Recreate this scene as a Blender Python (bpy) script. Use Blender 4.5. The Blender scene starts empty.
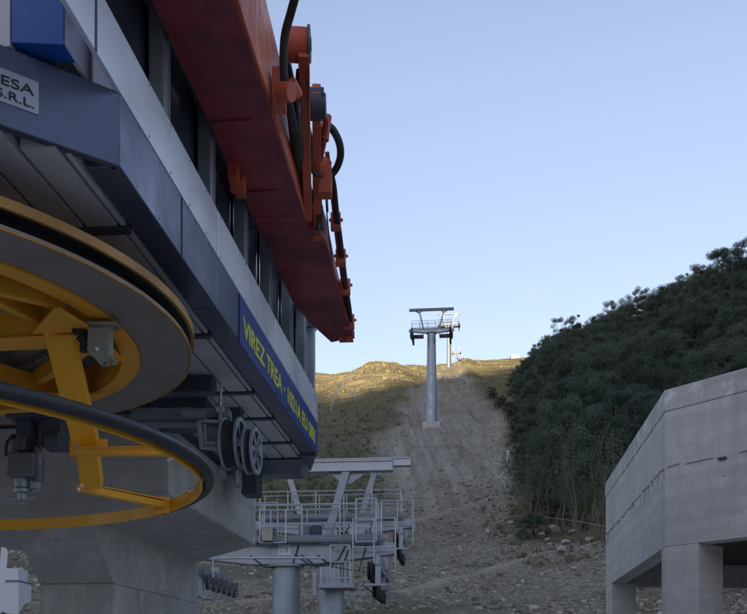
import bpy, math, random
import numpy as np
from mathutils import Vector, Matrix
random.seed(7); rng = np.random.default_rng(7)
R = math.radians
sc = bpy.context.scene
C = sc.collection

# ---------------------------------------------------------------- camera, sky, sun, exposure
cam_d = bpy.data.cameras.new('camera'); cam = bpy.data.objects.new('camera', cam_d); C.objects.link(cam)
cam.location = (0, 0, 0); cam.rotation_euler = (R(90), 0, 0)
cam_d.sensor_width = 36; cam_d.lens = 36*950/747; cam_d.shift_y = (667-307)/747
cam_d.clip_start = 0.05; cam_d.clip_end = 6000
sc.camera = cam
SUN_EL = R(8.5); SUN_DIR = (-0.30, -0.954)             # horizontal direction towards the sun (behind the camera, a little left)
w = bpy.data.worlds.new('World'); sc.world = w; w.use_nodes = True
nt = w.node_tree; nt.nodes.clear()
wo = nt.nodes.new('ShaderNodeOutputWorld'); bg = nt.nodes.new('ShaderNodeBackground'); sky = nt.nodes.new('ShaderNodeTexSky')
sky.sky_type = 'NISHITA'; sky.sun_disc = False; sky.sun_elevation = SUN_EL
sky.sun_rotation = math.atan2(SUN_DIR[0], SUN_DIR[1]); sky.altitude = 2300
sky.air_density = 1.0; sky.dust_density = 1.7; sky.ozone_density = 1.0
bg.inputs['Strength'].default_value = 0.15
wb = nt.nodes.new('ShaderNodeMix'); wb.data_type = 'RGBA'; wb.blend_type = 'MULTIPLY'; wb.inputs[0].default_value = 1     # the photo's white balance
wb.inputs[7].default_value = (1.045, .80, .735, 1); nt.links.new(sky.outputs[0], wb.inputs[6]); tc = nt.nodes.new('ShaderNodeTexCoord'); sx_ = nt.nodes.new('ShaderNodeSeparateXYZ'); mr = nt.nodes.new('ShaderNodeMapRange'); mu = nt.nodes.new('ShaderNodeMix'); mu.data_type = 'RGBA'; mu.blend_type = 'MULTIPLY'; mu.inputs[0].default_value = 1
nt.links.new(tc.outputs['Generated'], sx_.inputs[0]); nt.links.new(sx_.outputs[2], mr.inputs[0])
for i_, v_ in ((1, .25), (2, .52), (3, .80), (4, 1.)): mr.inputs[i_].default_value = v_
nt.links.new(wb.outputs[2], mu.inputs[6]); nt.links.new(mr.outputs[0], mu.inputs[7]); nt.links.new(mu.outputs[2], bg.inputs[0])
nt.links.new(bg.outputs[0], wo.inputs[0])
sun_d = bpy.data.lights.new('sun', 'SUN'); sun_d.energy = 3.0; sun_d.angle = R(0.5); sun_d.color = (1.0, 0.82, 0.58)
sun = bpy.data.objects.new('sun', sun_d); C.objects.link(sun)
sd = Vector((SUN_DIR[0]*math.cos(SUN_EL), SUN_DIR[1]*math.cos(SUN_EL), math.sin(SUN_EL)))
sun.rotation_euler = sd.to_track_quat('Z', 'Y').to_euler()
sc.view_settings.view_transform = 'Standard'; sc.view_settings.look = 'None'
sc.view_settings.exposure = 1.67; sc.view_settings.gamma = 1.0; sc.view_settings.use_curve_mapping = False
sc.render.engine = 'CYCLES'

# ---------------------------------------------------------------- materials
def srgb(r, g, b):
    f = lambda c: (c/255/12.92 if c/255 <= .04045 else ((c/255+.055)/1.055)**2.4)
    return (f(r), f(g), f(b))
class NB:
    def __init__(s, name):
        s.m = bpy.data.materials.new(name); s.m.use_nodes = True; s.t = s.m.node_tree; s.t.nodes.clear()
        s.out = s.t.nodes.new('ShaderNodeOutputMaterial'); s.b = s.t.nodes.new('ShaderNodeBsdfPrincipled')
        s.t.links.new(s.b.outputs[0], s.out.inputs[0]); s._co = None
    def n(s, kind, **kw):
        x = s.t.nodes.new(kind)
        for k, v in kw.items(): setattr(x, k, v)
        return x
    def link(s, a, b): s.t.links.new(a, b)
    def co(s, scale=(1, 1, 1)):
        if s._co is None: s._co = s.n('ShaderNodeNewGeometry').outputs['Position']
        if scale == (1, 1, 1): return s._co
        m = s.n('ShaderNodeMapping'); m.inputs['Scale'].default_value = scale; s.link(s._co, m.inputs['Vector']); return m.outputs[0]
    def noise(s, scale, detail=6, rough=.6, st=(1, 1, 1), dist=0):
        x = s.n('ShaderNodeTexNoise'); x.inputs['Scale'].default_value = scale; x.inputs['Detail'].default_value = detail
        x.inputs['Roughness'].default_value = rough; x.inputs['Distortion'].default_value = dist
        s.link(s.co(st), x.inputs['Vector']); return x.outputs[0]
    def ramp(s, fac, stops):
        r = s.n('ShaderNodeValToRGB'); e = r.color_ramp.elements
        while len(e) < len(stops): e.new(.5)
        for i, (p, c) in enumerate(stops):
            e[i].position = p; e[i].color = (*c, 1) if hasattr(c, '__len__') else (c, c, c, 1)
        s.link(fac, r.inputs[0]); return r.outputs[0]
    def mix(s, fac, a, b, mode='MIX'):
        m = s.n('ShaderNodeMix', data_type='RGBA', blend_type=mode)
        for sock, v in ((m.inputs[0], fac), (m.inputs[6], a), (m.inputs[7], b)):
            if hasattr(v, 'links'): s.link(v, sock)
            else: sock.default_value = v if not hasattr(v, '__len__') else (*v, 1)
        return m.outputs[2]
    def math(s, op, a, b=0):
        m = s.n('ShaderNodeMath', operation=op)
        for i, v in enumerate((a, b)):
            if hasattr(v, 'links'): s.link(v, m.inputs[i])
            else: m.inputs[i].default_value = v
        return m.outputs[0]
    def bump(s, h, strength=.3, dist=.02):
        b = s.n('ShaderNodeBump'); b.inputs['Strength'].default_value = strength; b.inputs['Distance'].default_value = dist
        s.link(h, b.inputs['Height']); s.link(b.outputs[0], s.b.inputs['Normal'])
    def fin(s, col=None, rough=.6, metal=0., spec=.5):
        if col is not None:
            if hasattr(col, 'links'): s.link(col, s.b.inputs['Base Color'])
            else: s.b.inputs['Base Color'].default_value = (*col, 1)
        if hasattr(rough, 'links'): s.link(rough, s.b.inputs['Roughness'])
        else: s.b.inputs['Roughness'].default_value = rough
        s.b.inputs['Metallic'].default_value = metal; s.b.inputs['Specular IOR Level'].default_value = spec
        return s.m
def paint(name, col, rough=.45, metal=0., dirt=.35, dirtcol=(.05, .045, .04), scale=3., spec=.5):
    k = NB(name); n1 = k.noise(scale, 8, .65); n2 = k.noise(scale*9, 5, .7, (1, 1, .25))
    f = k.ramp(n1, [(.42, 0.), (.72, 1.)]); g = k.ramp(n2, [(.5, 0.), (.75, 1.)])
    f2 = k.math('MULTIPLY', k.math('MAXIMUM', f, k.math('MULTIPLY', g, .6)), dirt)
    c = k.mix(f2, col, dirtcol)
    k.bump(n1, .08, .01)
    return k.fin(c, k.ramp(n1, [(.3, rough-.1), (.8, min(1, rough+.25))]), metal, spec)
def concrete(name, base=.27, horiz=True, boards=.14, gs=.35, blot=.45):
    k = NB(name)
    big = k.noise(.55, 7, .62); mid = k.noise(3.2, 8, .65); fine = k.noise(38, 4, .6)
    streak = k.noise(2.6, 6, .6, (1, 1, .12) if not horiz else (.5, .5, 3.0))
    drip = k.noise(3.5, 5, .6, (1, 1, .1))
    sep = k.n('ShaderNodeSeparateXYZ'); k.link(k.co(), sep.inputs[0])
    # formwork boards: level (or upright) stripes, each with its own tone
    co = sep.outputs[2] if horiz else sep.outputs[0]
    v = k.math('DIVIDE', k.math('ADD', co, k.math('MULTIPLY', k.noise(1.3, 3, .5), .035)), boards); fl = k.math('FLOOR', v); fr = k.math('FRACT', v)
    wn = k.n('ShaderNodeTexWhiteNoise', noise_dimensions='1D'); k.link(fl, wn.inputs['W'])
    groove = k.ramp(fr, [(0., 0.), (.05, 1.), (.95, 1.), (1., 0.)])
    c = k.mix(k.ramp(big, [(.3, 0.), (.7, 1.)]), (base*.88, base*.855, base*.78), (base*1.10, base*1.08, base*.99))
    c = k.mix(k.math('MULTIPLY', wn.outputs[0], .36), c, (base*.62,)*3)
    c = k.mix(k.math('MULTIPLY', k.ramp(streak, [(.45, 0.), (.75, 1.)]), .28), c, (base*.55, base*.53, base*.5))
    c = k.mix(k.math('MULTIPLY', k.ramp(drip, [(.5, 0.), (.7, 1.)]), .3), c, (base*.48, base*.46, base*.42))
    c = k.mix(k.math('MULTIPLY', k.ramp(mid, [(.52, 0.), (.66, 1.)]), blot), c, (base*1.45, base*1.45, base*1.42))
    gm = k.math('MULTIPLY', k.math('SUBTRACT', 1., groove), k.ramp(k.noise(1.7, 4, .6), [(.38, .15), (.6, 1.)]))
    pits = k.ramp(k.noise(16, 3, .5), [(.27, 1.), (.31, 0.)]); c = k.mix(k.math('MULTIPLY', pits, .6), c, (base*.3,)*3)
    c = k.mix(k.math('MULTIPLY', gm, gs), c, (base*.4,)*3)
    h = k.math('ADD', k.math('MULTIPLY', k.math('SUBTRACT', 1., gm), gs*1.6), k.math('ADD', k.math('MULTIPLY', fine, .35), k.math('MULTIPLY', mid, .9)))
    k.bump(h, .45, .012)
    return k.fin(c, .88, 0, .3)
def flat(name, col, rough=.6, metal=0.): return NB(name).fin(col, rough, metal)

M = {}
M['concrete'] = concrete('board_marked_concrete', .60, True, .14, .34, .22)
M['concrete_shade'] = concrete('shade_darkened_concrete', .10, True, .14, .4, .1)  # interior shade under the building, put into the concrete's colour
M['concrete_smooth'] = concrete('cast_concrete', .47, True, .5, .22, .4)
M['concrete_up'] = concrete('upright_board_concrete', .46, False, .11)
M['concrete_band'] = concrete('pale_concrete_band', .56, True, .4, .2, .95)
M['galv'] = paint('galvanised_steel', (.36, .41, .46), .42, .55, .3, (.2, .21, .22), 2.)
M['galv_light'] = paint('pale_galvanised_steel', (.50, .54, .58), .45, .35, .3, (.3, .3, .3), 2.)
M['galv_dark'] = paint('dull_galvanised_steel', (.20, .23, .27), .5, .4, .3, (.1, .1, .1), 2.)
M['fascia'] = paint('grey_fascia_sheet', (.125, .15, .235), .26, .45, .3, (.05, .05, .06), 1.1)
M['fascia_band'] = paint('pale_aluminium_sheet', (.84, .88, .96), .24, .25, .15, (.5, .53, .58), .9)
M['soffit'] = paint('dull_soffit_sheet', (.60, .60, .60), .6, 0., .4, (.28, .27, .26), 1.4)
M['dark_steel'] = paint('dark_blue_steel', (.07, .08, .11), .5, .1, .3, (.02, .02, .02), 2.)
M['black'] = paint('black_rubber', (.018, .019, .022), .5, 0., .3, (.05, .05, .05), 5.)
M['tube'] = paint('grey_rubber_tube', (.02, .022, .026), .45, 0., .3, (.09, .09, .09), 5.)
M['yellow'] = paint('yellow_paint', (.95, .46, .02), .40, 0., .22, (.3, .13, .02), 2.2)
M['yellow_dull'] = paint('dusty_yellow_paint', (.50, .26, .06), .5, 0., .5, (.13, .07, .03), 2.2)
M['yellow_web'] = paint('dusty_orange_paint', (.88, .41, .025), .5, 0., .35, (.42, .19, .03), 2.6)
M['rim_grey'] = paint('worn_grey_rim', (.25, .235, .225), .55, .0, .6, (.22, .14, .07), 2.5)
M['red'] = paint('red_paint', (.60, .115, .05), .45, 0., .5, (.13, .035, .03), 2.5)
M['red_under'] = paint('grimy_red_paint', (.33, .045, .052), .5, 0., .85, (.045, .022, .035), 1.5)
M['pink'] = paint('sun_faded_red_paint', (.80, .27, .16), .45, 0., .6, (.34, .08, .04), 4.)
M['blue'] = paint('blue_banner_vinyl', (.012, .045, .24), .4, 0., .12, (.02, .03, .08), 2.)
M['blue_bright'] = paint('bright_blue_panel', (.012, .10, .42), .35, 0., .1, (.02, .05, .15), 2.)
M['white'] = paint('white_sheet', (.68, .70, .74), .4, 0., .2, (.35, .35, .35), 2.)
M['plate'] = paint('pale_plate', (.42, .44, .52), .4, .2, .2, (.2, .2, .2), 3.)
M['ink'] = flat('black_ink', (.012, .012, .02), .5)
M['yellow_ink'] = flat('yellow_ink', (.72, .70, .06), .5)
M['bracket'] = paint('pale_primer_steel', (.36, .37, .31), .5, .2, .3, (.15, .13, .1), 5.)
M['motor'] = paint('grey_cast_iron', (.21, .22, .235), .45, .5, .4, (.07, .07, .07), 5.)
M['bolt'] = flat('zinc_bolt', (.75, .74, .72), .25, .9)
M['bark'] = paint('grey_bark', (.16, .14, .12), .9, 0., .6, (.05, .045, .04), 6.)
M['gl'] = None
k = NB('dark_window_glass'); M['glass'] = k.fin((.05, .06, .09), .12, 0, .8)

# ---------------------------------------------------------------- mesh helpers
ca, sa = math.cos(math.atan(89.5/950)), math.sin(math.atan(89.5/950))
def W(s, t, z): return (-s*ca + t*sa, t*ca + s*sa, z)          # lift-line frame: s metres left of the camera line, t along the lift
def IDT(x, y, z): return (x, y, z)
class MB:
    def __init__(s): s.v = []; s.f = []
    def add(s, vs, fs):
        o = len(s.v); s.v += [tuple(p) for p in vs]; s.f += [tuple(i+o for i in f) for f in fs]; return s
    def box(s, lo, hi, fr=IDT):
        x0, y0, z0 = lo; x1, y1, z1 = hi
        P = [(x0,y0,z0),(x1,y0,z0),(x1,y1,z0),(x0,y1,z0),(x0,y0,z1),(x1,y0,z1),(x1,y1,z1),(x0,y1,z1)]
        return s.add([fr(*p) for p in P], [(0,3,2,1),(4,5,6,7),(0,1,5,4),(1,2,6,5),(2,3,7,6),(3,0,4,7)])
    def hull8(s, P): return s.add(P, [(0,3,2,1),(4,5,6,7),(0,1,5,4),(1,2,6,5),(2,3,7,6),(3,0,4,7)])
    def bar(s, a, b, wd, ht, up=(0,0,1), wd2=None, ht2=None):
        a = Vector(a); b = Vector(b); d = (b-a).normalized(); u = Vector(up)
        sx = d.cross(u)
        if sx.length < 1e-4: sx = d.cross(Vector((1,0,0)))
        sx.normalize(); uy = sx.cross(d).normalized(); P = []
        for p, W_, H_ in ((a, wd, ht), (b, wd2 or wd, ht2 or ht)):
            for i, j in ((-1,-1),(1,-1),(1,1),(-1,1)): P.append(p + sx*(i*W_/2) + uy*(j*H_/2))
        return s.add(P, [(0,1,2,3),(4,7,6,5),(0,4,5,1),(1,5,6,2),(2,6,7,3),(3,7,4,0)])
    def tube(s, pts, r, n=10, caps=True, closed=False):
        pts = [Vector(p) for p in pts]; m = len(pts); rr = r if hasattr(r, '__len__') else [r]*m
        base = len(s.v); ref = Vector((0, 0, 1)); sx = None
        for i, p in enumerate(pts):
            if closed: d = pts[(i+1) % m]-pts[i-1]
            else: d = pts[min(i+1, m-1)]-pts[max(i-1, 0)]
            d.normalize()
            if sx is None:
                sx = d.cross(ref)
                if sx.length < .05: sx = d.cross(Vector((1, 0, 0)))
            sx = (sx - d*sx.dot(d)).normalized(); uy = d.cross(sx)
            for k in range(n):
                a = 2*math.pi*k/n; s.v.append(tuple(p + (sx*math.cos(a)+uy*math.sin(a))*rr[i]))
        for i in range(m if closed else m-1):
            for k in range(n):
                a = base+i*n+k; b = base+i*n+(k+1) % n; c = base+((i+1) % m)*n+(k+1) % n; d = base+((i+1) % m)*n+k
                s.f.append((a, b, c, d))
        if caps and not closed:
            s.f.append(tuple(base+k for k in range(n))[::-1]); s.f.append(tuple(base+(m-1)*n+k for k in range(n)))
        return s
    def cyl(s, a, b, r, r2=None, n=20): return s.tube([a, b], [r, r2 if r2 is not None else r], n)
    def ring(s, c, prof, n=128, axis='Z', closed=True, a0=0, a1=2*math.pi):
        """revolve profile [(radius, z)...] (closed loop) about vertical axis through c; axis may be a unit Vector"""
        base = len(s.v); m = len(prof)
        if axis == 'Z': ex, ey, ez = Vector((1,0,0)), Vector((0,1,0)), Vector((0,0,1))
        else:
            ez = Vector(axis).normalized(); ex = ez.cross(Vector((0,0,1)))
            if ex.length < .01: ex = Vector((1,0,0))
            ex.normalize(); ey = ez.cross(ex)
        c = Vector(c)
        for i in range(n):
            a = a0+(a1-a0)*i/n
            for r, z in prof: s.v.append(tuple(c + ex*(r*math.cos(a)) + ey*(r*math.sin(a)) + ez*z))
        for i in range(n):
            j = (i+1) % n
            for k in range(m if closed else m-1):
                s.f.append((base+i*m+k, base+j*m+k, base+j*m+(k+1) % m, base+i*m+(k+1) % m))
        return s
    def prism(s, poly, ext):
        """poly: list of 3D points, ext: 3D offset"""
        n = len(poly); e = Vector(ext); P = [Vector(p) for p in poly]
        return s.add(P+[p+e for p in P], [tuple(range(n))[::-1], tuple(range(n, 2*n))]+[(i, (i+1) % n, n+(i+1) % n, n+i) for i in range(n)])
off = {}
def empty(name, loc, label, cat, group=None):
    o = bpy.data.objects.new(name, None); C.objects.link(o); o.location = loc; o.empty_display_size = .3
    off[o.name] = Vector(loc); tag(o, label, cat, group); return o
def tag(o, label, cat, group=None, kind=None):
    o['label'] = label; o['category'] = cat
    if group: o['group'] = group
    if kind: o['kind'] = kind
    return o
def obj(name, mb, mat, parent=None, bevel=0, smooth=False, origin=None, label=None):
    o0 = off[parent.name] if parent else (Vector(origin) if origin else Vector((0, 0, 0)))
    me = bpy.data.meshes.new(name)
    me.from_pydata([tuple(Vector(p)-o0) for p in mb.v], [], mb.f); me.update()
    import bmesh
    bm = bmesh.new(); bm.from_mesh(me); bmesh.ops.recalc_face_normals(bm, faces=bm.faces); bm.to_mesh(me); bm.free()
    me.materials.append(mat if not isinstance(mat, str) else M[mat])
    o = bpy.data.objects.new(name, me); C.objects.link(o)
    if parent: o.parent = parent
    else: o.location = o0
    off[o.name] = o0
    if smooth:
        for p in me.polygons: p.use_smooth = True
        me.set_sharp_from_angle(angle=R(38))
    if bevel:
        b = o.modifiers.new('bevel', 'BEVEL'); b.width = bevel; b.segments = 2; b.limit_method = 'ANGLE'; b.angle_limit = R(40)
    if label: o['label'] = label
    return o
def text(name, body, size, origin, xdir, updir, mat, parent, align='LEFT', ext=.002, width=None, font_scale=1):
    cu = bpy.data.curves.new(name, 'FONT'); cu.body = body; cu.size = size; cu.align_x = align; cu.extrude = ext
    cu.space_line = .82; cu.offset = .006 if mat == 'yellow_ink' else 0
    o = bpy.data.objects.new(name, cu); C.objects.link(o)
    dg = bpy.context.evaluated_depsgraph_get(); me = bpy.data.meshes.new_from_object(o.evaluated_get(dg))
    bpy.data.objects.remove(o); bpy.data.curves.remove(cu)
    xs = [v.co.x for v in me.vertices]; x = Vector(xdir).normalized(); u = Vector(updir).normalized(); z = x.cross(u)
    k = width/(max(xs)-min(xs)) if width else 1
    if width and align == 'LEFT': x0 = min(xs)
    else: x0 = 0
    O = Vector(origin)-off[parent.name]
    for v in me.vertices: v.co = O + x*((v.co.x-x0)*k) + u*v.co.y + z*v.co.z
    me.name = name; me.materials.clear(); me.materials.append(M[mat])
    t = bpy.data.objects.new(name, me); C.objects.link(t); t.parent = parent; off[t.name] = off[parent.name]; return t
def copy_tree(o, parent=None):
    c = o.copy(); C.objects.link(c); c.parent = parent; off[c.name] = off.get(o.name, Vector((0,0,0)))
    for ch in o.children: copy_tree(ch, c)
    return c

# ---------------------------------------------------------------- terrain
def P(u, v, Y): return ((u-373.5)/950*Y, Y, (667-v)/950*Y)      # direction read off the photograph at a real distance
SU = np.array([-400,-200, 0, 250, 300, 330, 345, 358, 368, 394, 427, 450, 472, 502, 521, 545, 575, 615, 650, 690, 747, 950, 1200.])
SR = np.array([.24,.27, .29, .30, .308, .3065, .309, .3105, .3145, .317, .3158, .318, .3205, .3225, .324, .328, .334, .348, .361, .380, .405, .45, .42])
DD = np.array([0, 10, 16, 20, 27, 34, 45, 60, 80, 100, 125, 160, 200, 240, 270, 300, 400, 600, 900, 1400, 2500.])
DP = np.array([-1.6,-1.6,-1.5,-1.1, .2, 1.5, 4.0, 7.9, 14.8, 22, 31.4, 45.6, 61, 75.6, 85.9, 94.3, 124, 188, 283, 430, 700.])
_h = {}
def vnoise(x, y, seed):
    """value noise on numpy arrays"""
    xi = np.floor(x).astype(np.int64); yi = np.floor(y).astype(np.int64); xf = x-xi; yf = y-yi
    def h(a, b):
        n = (a*374761393 + b*668265263 + seed*974711) & 0xffffffff
        n = ((n ^ (n >> 13))*1274126177) & 0xffffffff
        return ((n ^ (n >> 16)) & 0xffff)/65535.
    sx = xf*xf*(3-2*xf); sy = yf*yf*(3-2*yf)
    return (h(xi, yi)*(1-sx)+h(xi+1, yi)*sx)*(1-sy)+(h(xi, yi+1)*(1-sx)+h(xi+1, yi+1)*sx)*sy
def fbm(x, y, sc_, oct_=4, seed=1):
    a = 0; amp = .5; f = 1/sc_
    for i in range(oct_): a = a+amp*(vnoise(x*f+seed*17.3, y*f-seed*9.1, seed+i)-.5); amp *= .5; f *= 2.03
    return a
def sst(a, b, x): t = np.clip((x-a)/(b-a), 0, 1); return t*t*(3-2*t)
LE_Y = np.array([0, 58, 66, 80, 99, 125, 180, 230, 400.]); LE_X = np.array([-60, -30, -3, 2.0, .5, 1.8, 9., 16, 28.])
RE_Y = np.array([0, 50, 57, 68, 100, 125, 155, 200, 250, 400.]); RE_X = np.array([60, 30, 9.2, 9.9, 13.8, 17, 16.8, 19, 23, 40.])
TR1 = np.array([(-12, 62.), (-4, 63.5), (3.4, 67), (6.5, 70), (9.6, 74)]); TR2 = np.array([(-26, 38.), (-8, 38.5), (1.1, 41), (4.6, 45), (8.9, 51), (13.5, 53.5), (26, 55)])
def dist_poly(x, y, pl):
    best = np.full(np.shape(x), 1e9)
    for (ax, ay), (bx, by) in zip(pl[:-1], pl[1:]):
        vx, vy = bx-ax, by-ay; t = np.clip(((x-ax)*vx+(y-ay)*vy)/(vx*vx+vy*vy), 0, 1)
        best = np.minimum(best, np.hypot(x-ax-t*vx, y-ay-t*vy))
    return best
def height(x, y):
    x = np.asarray(x, float); y = np.asarray(y, float); D = np.hypot(x, y)
    az = np.arctan2(x, y); azc = np.clip(az, -.75, .75); u = 373.5+950*np.tan(azc)
    k = np.interp(u, SU, SR)/.318*np.cos(azc)
    front = sst(1.9, .9, np.abs(az))
    p = np.interp(D*.97, DD, DP)*.25+np.interp(D, DD, DP)*.5+np.interp(D*1.03, DD, DP)*.25
    z = -1.6+(p+1.6)*(k*front+(1-front)*0)
    # golden knob left of the lift line and a hollow left of it
    z = z+3.2*np.exp(-((x+0.5)/9)**2-((y-205)/26)**2)-3.0*np.exp(-((x+16)/9)**2-((y-190)/40)**2)
    rough = sst(22, 60, D)
    z = z+rough*front*(fbm(x, y, 26, 3, 3)*3.0*sst(60, 200, D) + fbm(x, y, 7, 4, 5)*.9 + fbm(x, y, 1.4, 3, 8)*.16 + sst(110, 170, D)*fbm(x*.22, y*.9, 3.2, 3, 14)*2.6)
    z = z+fbm(x, y, 5, 3, 21)*.12*sst(3, 12, D)*(1-rough*.8)
    # ploughed benches / tracks
    d2 = dist_poly(x, y, TR2); d1 = dist_poly(x, y, TR1)
    z = z+.22*np.exp(-(d2/.8)**4)-.25*np.exp(-((d2-1.9)/.9)**2)+.2*np.exp(-(d1/.7)**4)-.15*np.exp(-((d1-1.8)/.8)**2)
    # furrows running down the piste
    ps = piste(x, y); z = z+ps*sst(60, 90, D)*fbm(x*3.2-y*.35, y*.16, 3.0, 3, 12)*.8
    # bank between the piste and the wood
    re = np.interp(y, RE_Y, RE_X); z = z+sst(55, 75, y)*.8*np.exp(-((x-re-1)/1.6)**2)
    return z
def piste(x, y):
    n = fbm(x, y, 9, 4, 31)*5
    le = np.interp(y, LE_Y, LE_X); re = np.interp(y, RE_Y, RE_X)
    return sst(-1.8, 1.8, x-le+n)*sst(-1.2, 1.2, re-x+n*.4)
def H(x, y): return float(height(np.array([x]), np.array([y]))[0])

def np_mesh(name, V, F, mat, smooth=True):
    me = bpy.data.meshes.new(name); V = np.asarray(V, np.float32); F = np.asarray(F, np.int32)
    me.vertices.add(len(V)); me.vertices.foreach_set('co', V.ravel())
    n = F.shape[1]; me.loops.add(F.size); me.loops.foreach_set('vertex_index', F.ravel())
    me.polygons.add(len(F)); me.polygons.foreach_set('loop_start', np.arange(0, F.size, n, dtype=np.int32))
    me.update(calc_edges=True); me.polygons.foreach_set('use_smooth', np.full(len(F), smooth)); me.materials.append(mat)
    return me
# ground material (grass / gravel / track masks come from the ground's own attributes)
k = NB('mountain_ground')
at = k.n('ShaderNodeAttribute', attribute_name='cover'); sep = k.n('ShaderNodeSeparateColor'); k.link(at.outputs['Color'], sep.inputs[0])
grav, trk, gold = sep.outputs[0], sep.outputs[1], sep.outputs[2]
nb = k.noise(.12, 8, .65); nm = k.noise(1.1, 10, .8); nf = k.noise(6, 6, .7)
vo = k.n('ShaderNodeTexVoronoi'); vo.inputs['Scale'].default_value = 6.5; k.link(k.co(), vo.inputs['Vector'])
vo2 = k.n('ShaderNodeTexVoronoi'); vo2.inputs['Scale'].default_value = 2.6; k.link(k.co(), vo2.inputs['Vector'])
st = k.n('ShaderNodeSeparateColor'); k.link(vo.outputs['Color'], st.inputs[0])
gcol = k.mix(k.ramp(nm, [(.3, 0.), (.7, 1.)]), (.18, .16, .112), (.44, .40, .305))
gcol = k.mix(k.math('MULTIPLY', k.ramp(st.outputs[0], [(.45, 0.), (1., 1.)]), .75), gcol, (.54, .505, .43)); gcol = k.mix(k.math('MULTIPLY', k.ramp(st.outputs[1], [(.6, 0.), (1., 1.)]), .75), gcol, (.075, .065, .05))
gcol = k.mix(k.math('MULTIPLY', k.ramp(nb, [(.45, 0.), (.65, 1.)]), .5), gcol, (.25, .225, .165))
sk = k.noise(1., 4, .6, (.75, .016, 0.)); gcol = k.mix(k.math('MULTIPLY', k.ramp(sk, [(.42, 0.), (.62, 1.)]), .55), gcol, (.50, .46, .38))
sk2 = k.noise(1.7, 4, .6, (1.3, .02, 0.)); gcol = k.mix(k.math('MULTIPLY', k.ramp(sk2, [(.5, 0.), (.68, 1.)]), .55), gcol, (.17, .155, .12))
grs = k.mix(k.ramp(nm, [(.35, 0.), (.65, 1.)]), (.075, .078, .04), (.19, .175, .10))
grs = k.mix(k.ramp(nb, [(.45, 0.), (.6, 1.)]), grs, (.17, .145, .10))
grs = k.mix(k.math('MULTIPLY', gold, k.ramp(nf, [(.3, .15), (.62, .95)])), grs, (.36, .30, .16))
spp = k.n('ShaderNodeSeparateXYZ'); k.link(k.co(), spp.inputs[0]); low = k.ramp(k.math('DIVIDE', k.math('ADD', spp.outputs[1], k.math('MULTIPLY', nb, 16)), 100.), [(.70, 1.), (.84, 0.)])
vf = k.n('ShaderNodeTexVoronoi'); vf.inputs['Scale'].default_value = 11; k.link(k.co(), vf.inputs['Vector']); sv = k.n('ShaderNodeSeparateColor'); k.link(vf.outputs['Color'], sv.inputs[0])
lowc = k.mix(k.ramp(nm, [(.35, 0.), (.7, 1.)]), (.10, .088, .06), (.29, .26, .19)); lowc = k.mix(k.math('MULTIPLY', k.ramp(sv.outputs[0], [(.7, 0.), (.85, 1.)]), .8), lowc, (.50, .46, .38))
gcol = k.mix(k.math('MULTIPLY', low, .85), gcol, lowc)
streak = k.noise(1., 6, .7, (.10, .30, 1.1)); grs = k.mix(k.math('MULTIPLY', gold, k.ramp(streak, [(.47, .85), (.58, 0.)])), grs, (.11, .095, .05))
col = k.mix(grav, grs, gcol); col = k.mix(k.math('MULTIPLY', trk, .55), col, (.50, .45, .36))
ya = k.n('ShaderNodeAttribute', attribute_name='bounce_ground'); col = k.mix(ya.outputs['Fac'], col, k.mix(k.ramp(nf, [(.3, 0.), (.7, 1.)]), (.42, .41, .39), (.58, .57, .54)))  # unseen pale ground round the viewer, added to bounce light upwards
hh = k.math('ADD', k.math('MULTIPLY', vo.outputs['Distance'], .7), k.math('ADD', k.math('MULTIPLY', vo2.outputs['Distance'], 1.0), k.math('MULTIPLY', nf, .8)))
k.bump(hh, .8, .13); M['ground'] = k.fin(col, .95, 0, .15)
# ground sheet: rings round the viewer, finer in front
az = np.concatenate([np.radians(np.arange(-180, -34, 4.)), np.radians(np.arange(-34, 34, .105)), np.radians(np.arange(34, 180, 4.))])
rr = np.concatenate([np.linspace(.4, 12, 24), np.geomspace(12.6, 320, 520), np.geomspace(325, 2400, 60)])
A, Dm = np.meshgrid(az, rr); X = Dm*np.sin(A); Y = Dm*np.cos(A); Z = height(X, Y)
na, nr = len(az), len(rr); idx = np.arange(na*nr).reshape(nr, na); nx = np.roll(idx, -1, 1)
F = np.stack([idx[:-1], nx[:-1], nx[1:], idx[1:]], -1).reshape(-1, 4)
V = np.stack([X, Y, Z], -1).reshape(-1, 3); V = np.vstack([V, [[0, 0, -1.6]]]); cidx = len(V)-1
# close the small hole at the centre
me = np_mesh('ground', V, F[:, ::-1], M['ground'])
g = piste(X, Y)
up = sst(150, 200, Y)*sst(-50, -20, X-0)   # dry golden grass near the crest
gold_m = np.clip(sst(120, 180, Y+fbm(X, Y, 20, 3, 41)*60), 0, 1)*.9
tr = np.maximum(np.exp(-(dist_poly(X, Y, TR2)/.55)**2), np.exp(-(dist_poly(X, Y, TR1)/.5)**2)*.8)
tr = tr*np.clip(.7+fbm(X, Y, 1.6, 3, 51)*1.6, 0, 1)
g = g*(1-.7*sst(-.02, .12, fbm(X, Y, 6, 4, 63))*(Y < 80))
g = np.clip(g*(1+fbm(X, Y, 3, 3, 61)*1.2), 0, 1)*(1-.85*sst(180, 225, Y)*np.clip(.7+fbm(X, Y, 10, 3, 71)*2, 0, 1))
colr = np.stack([g, tr, gold_m, np.ones_like(g)], -1).reshape(-1, 4); colr = np.vstack([colr, [[1, 0, 0, 1]]]).astype(np.float32)
yd = (1-sst(16, 24, Dm)*(Y > -5)-sst(60, 90, Dm)*(Y <= -5)).clip(0, 1).ravel(); yd = np.append(yd, 1.).astype(np.float32); me.attributes.new('bounce_ground', 'FLOAT', 'POINT').data.foreach_set('value', yd)
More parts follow.
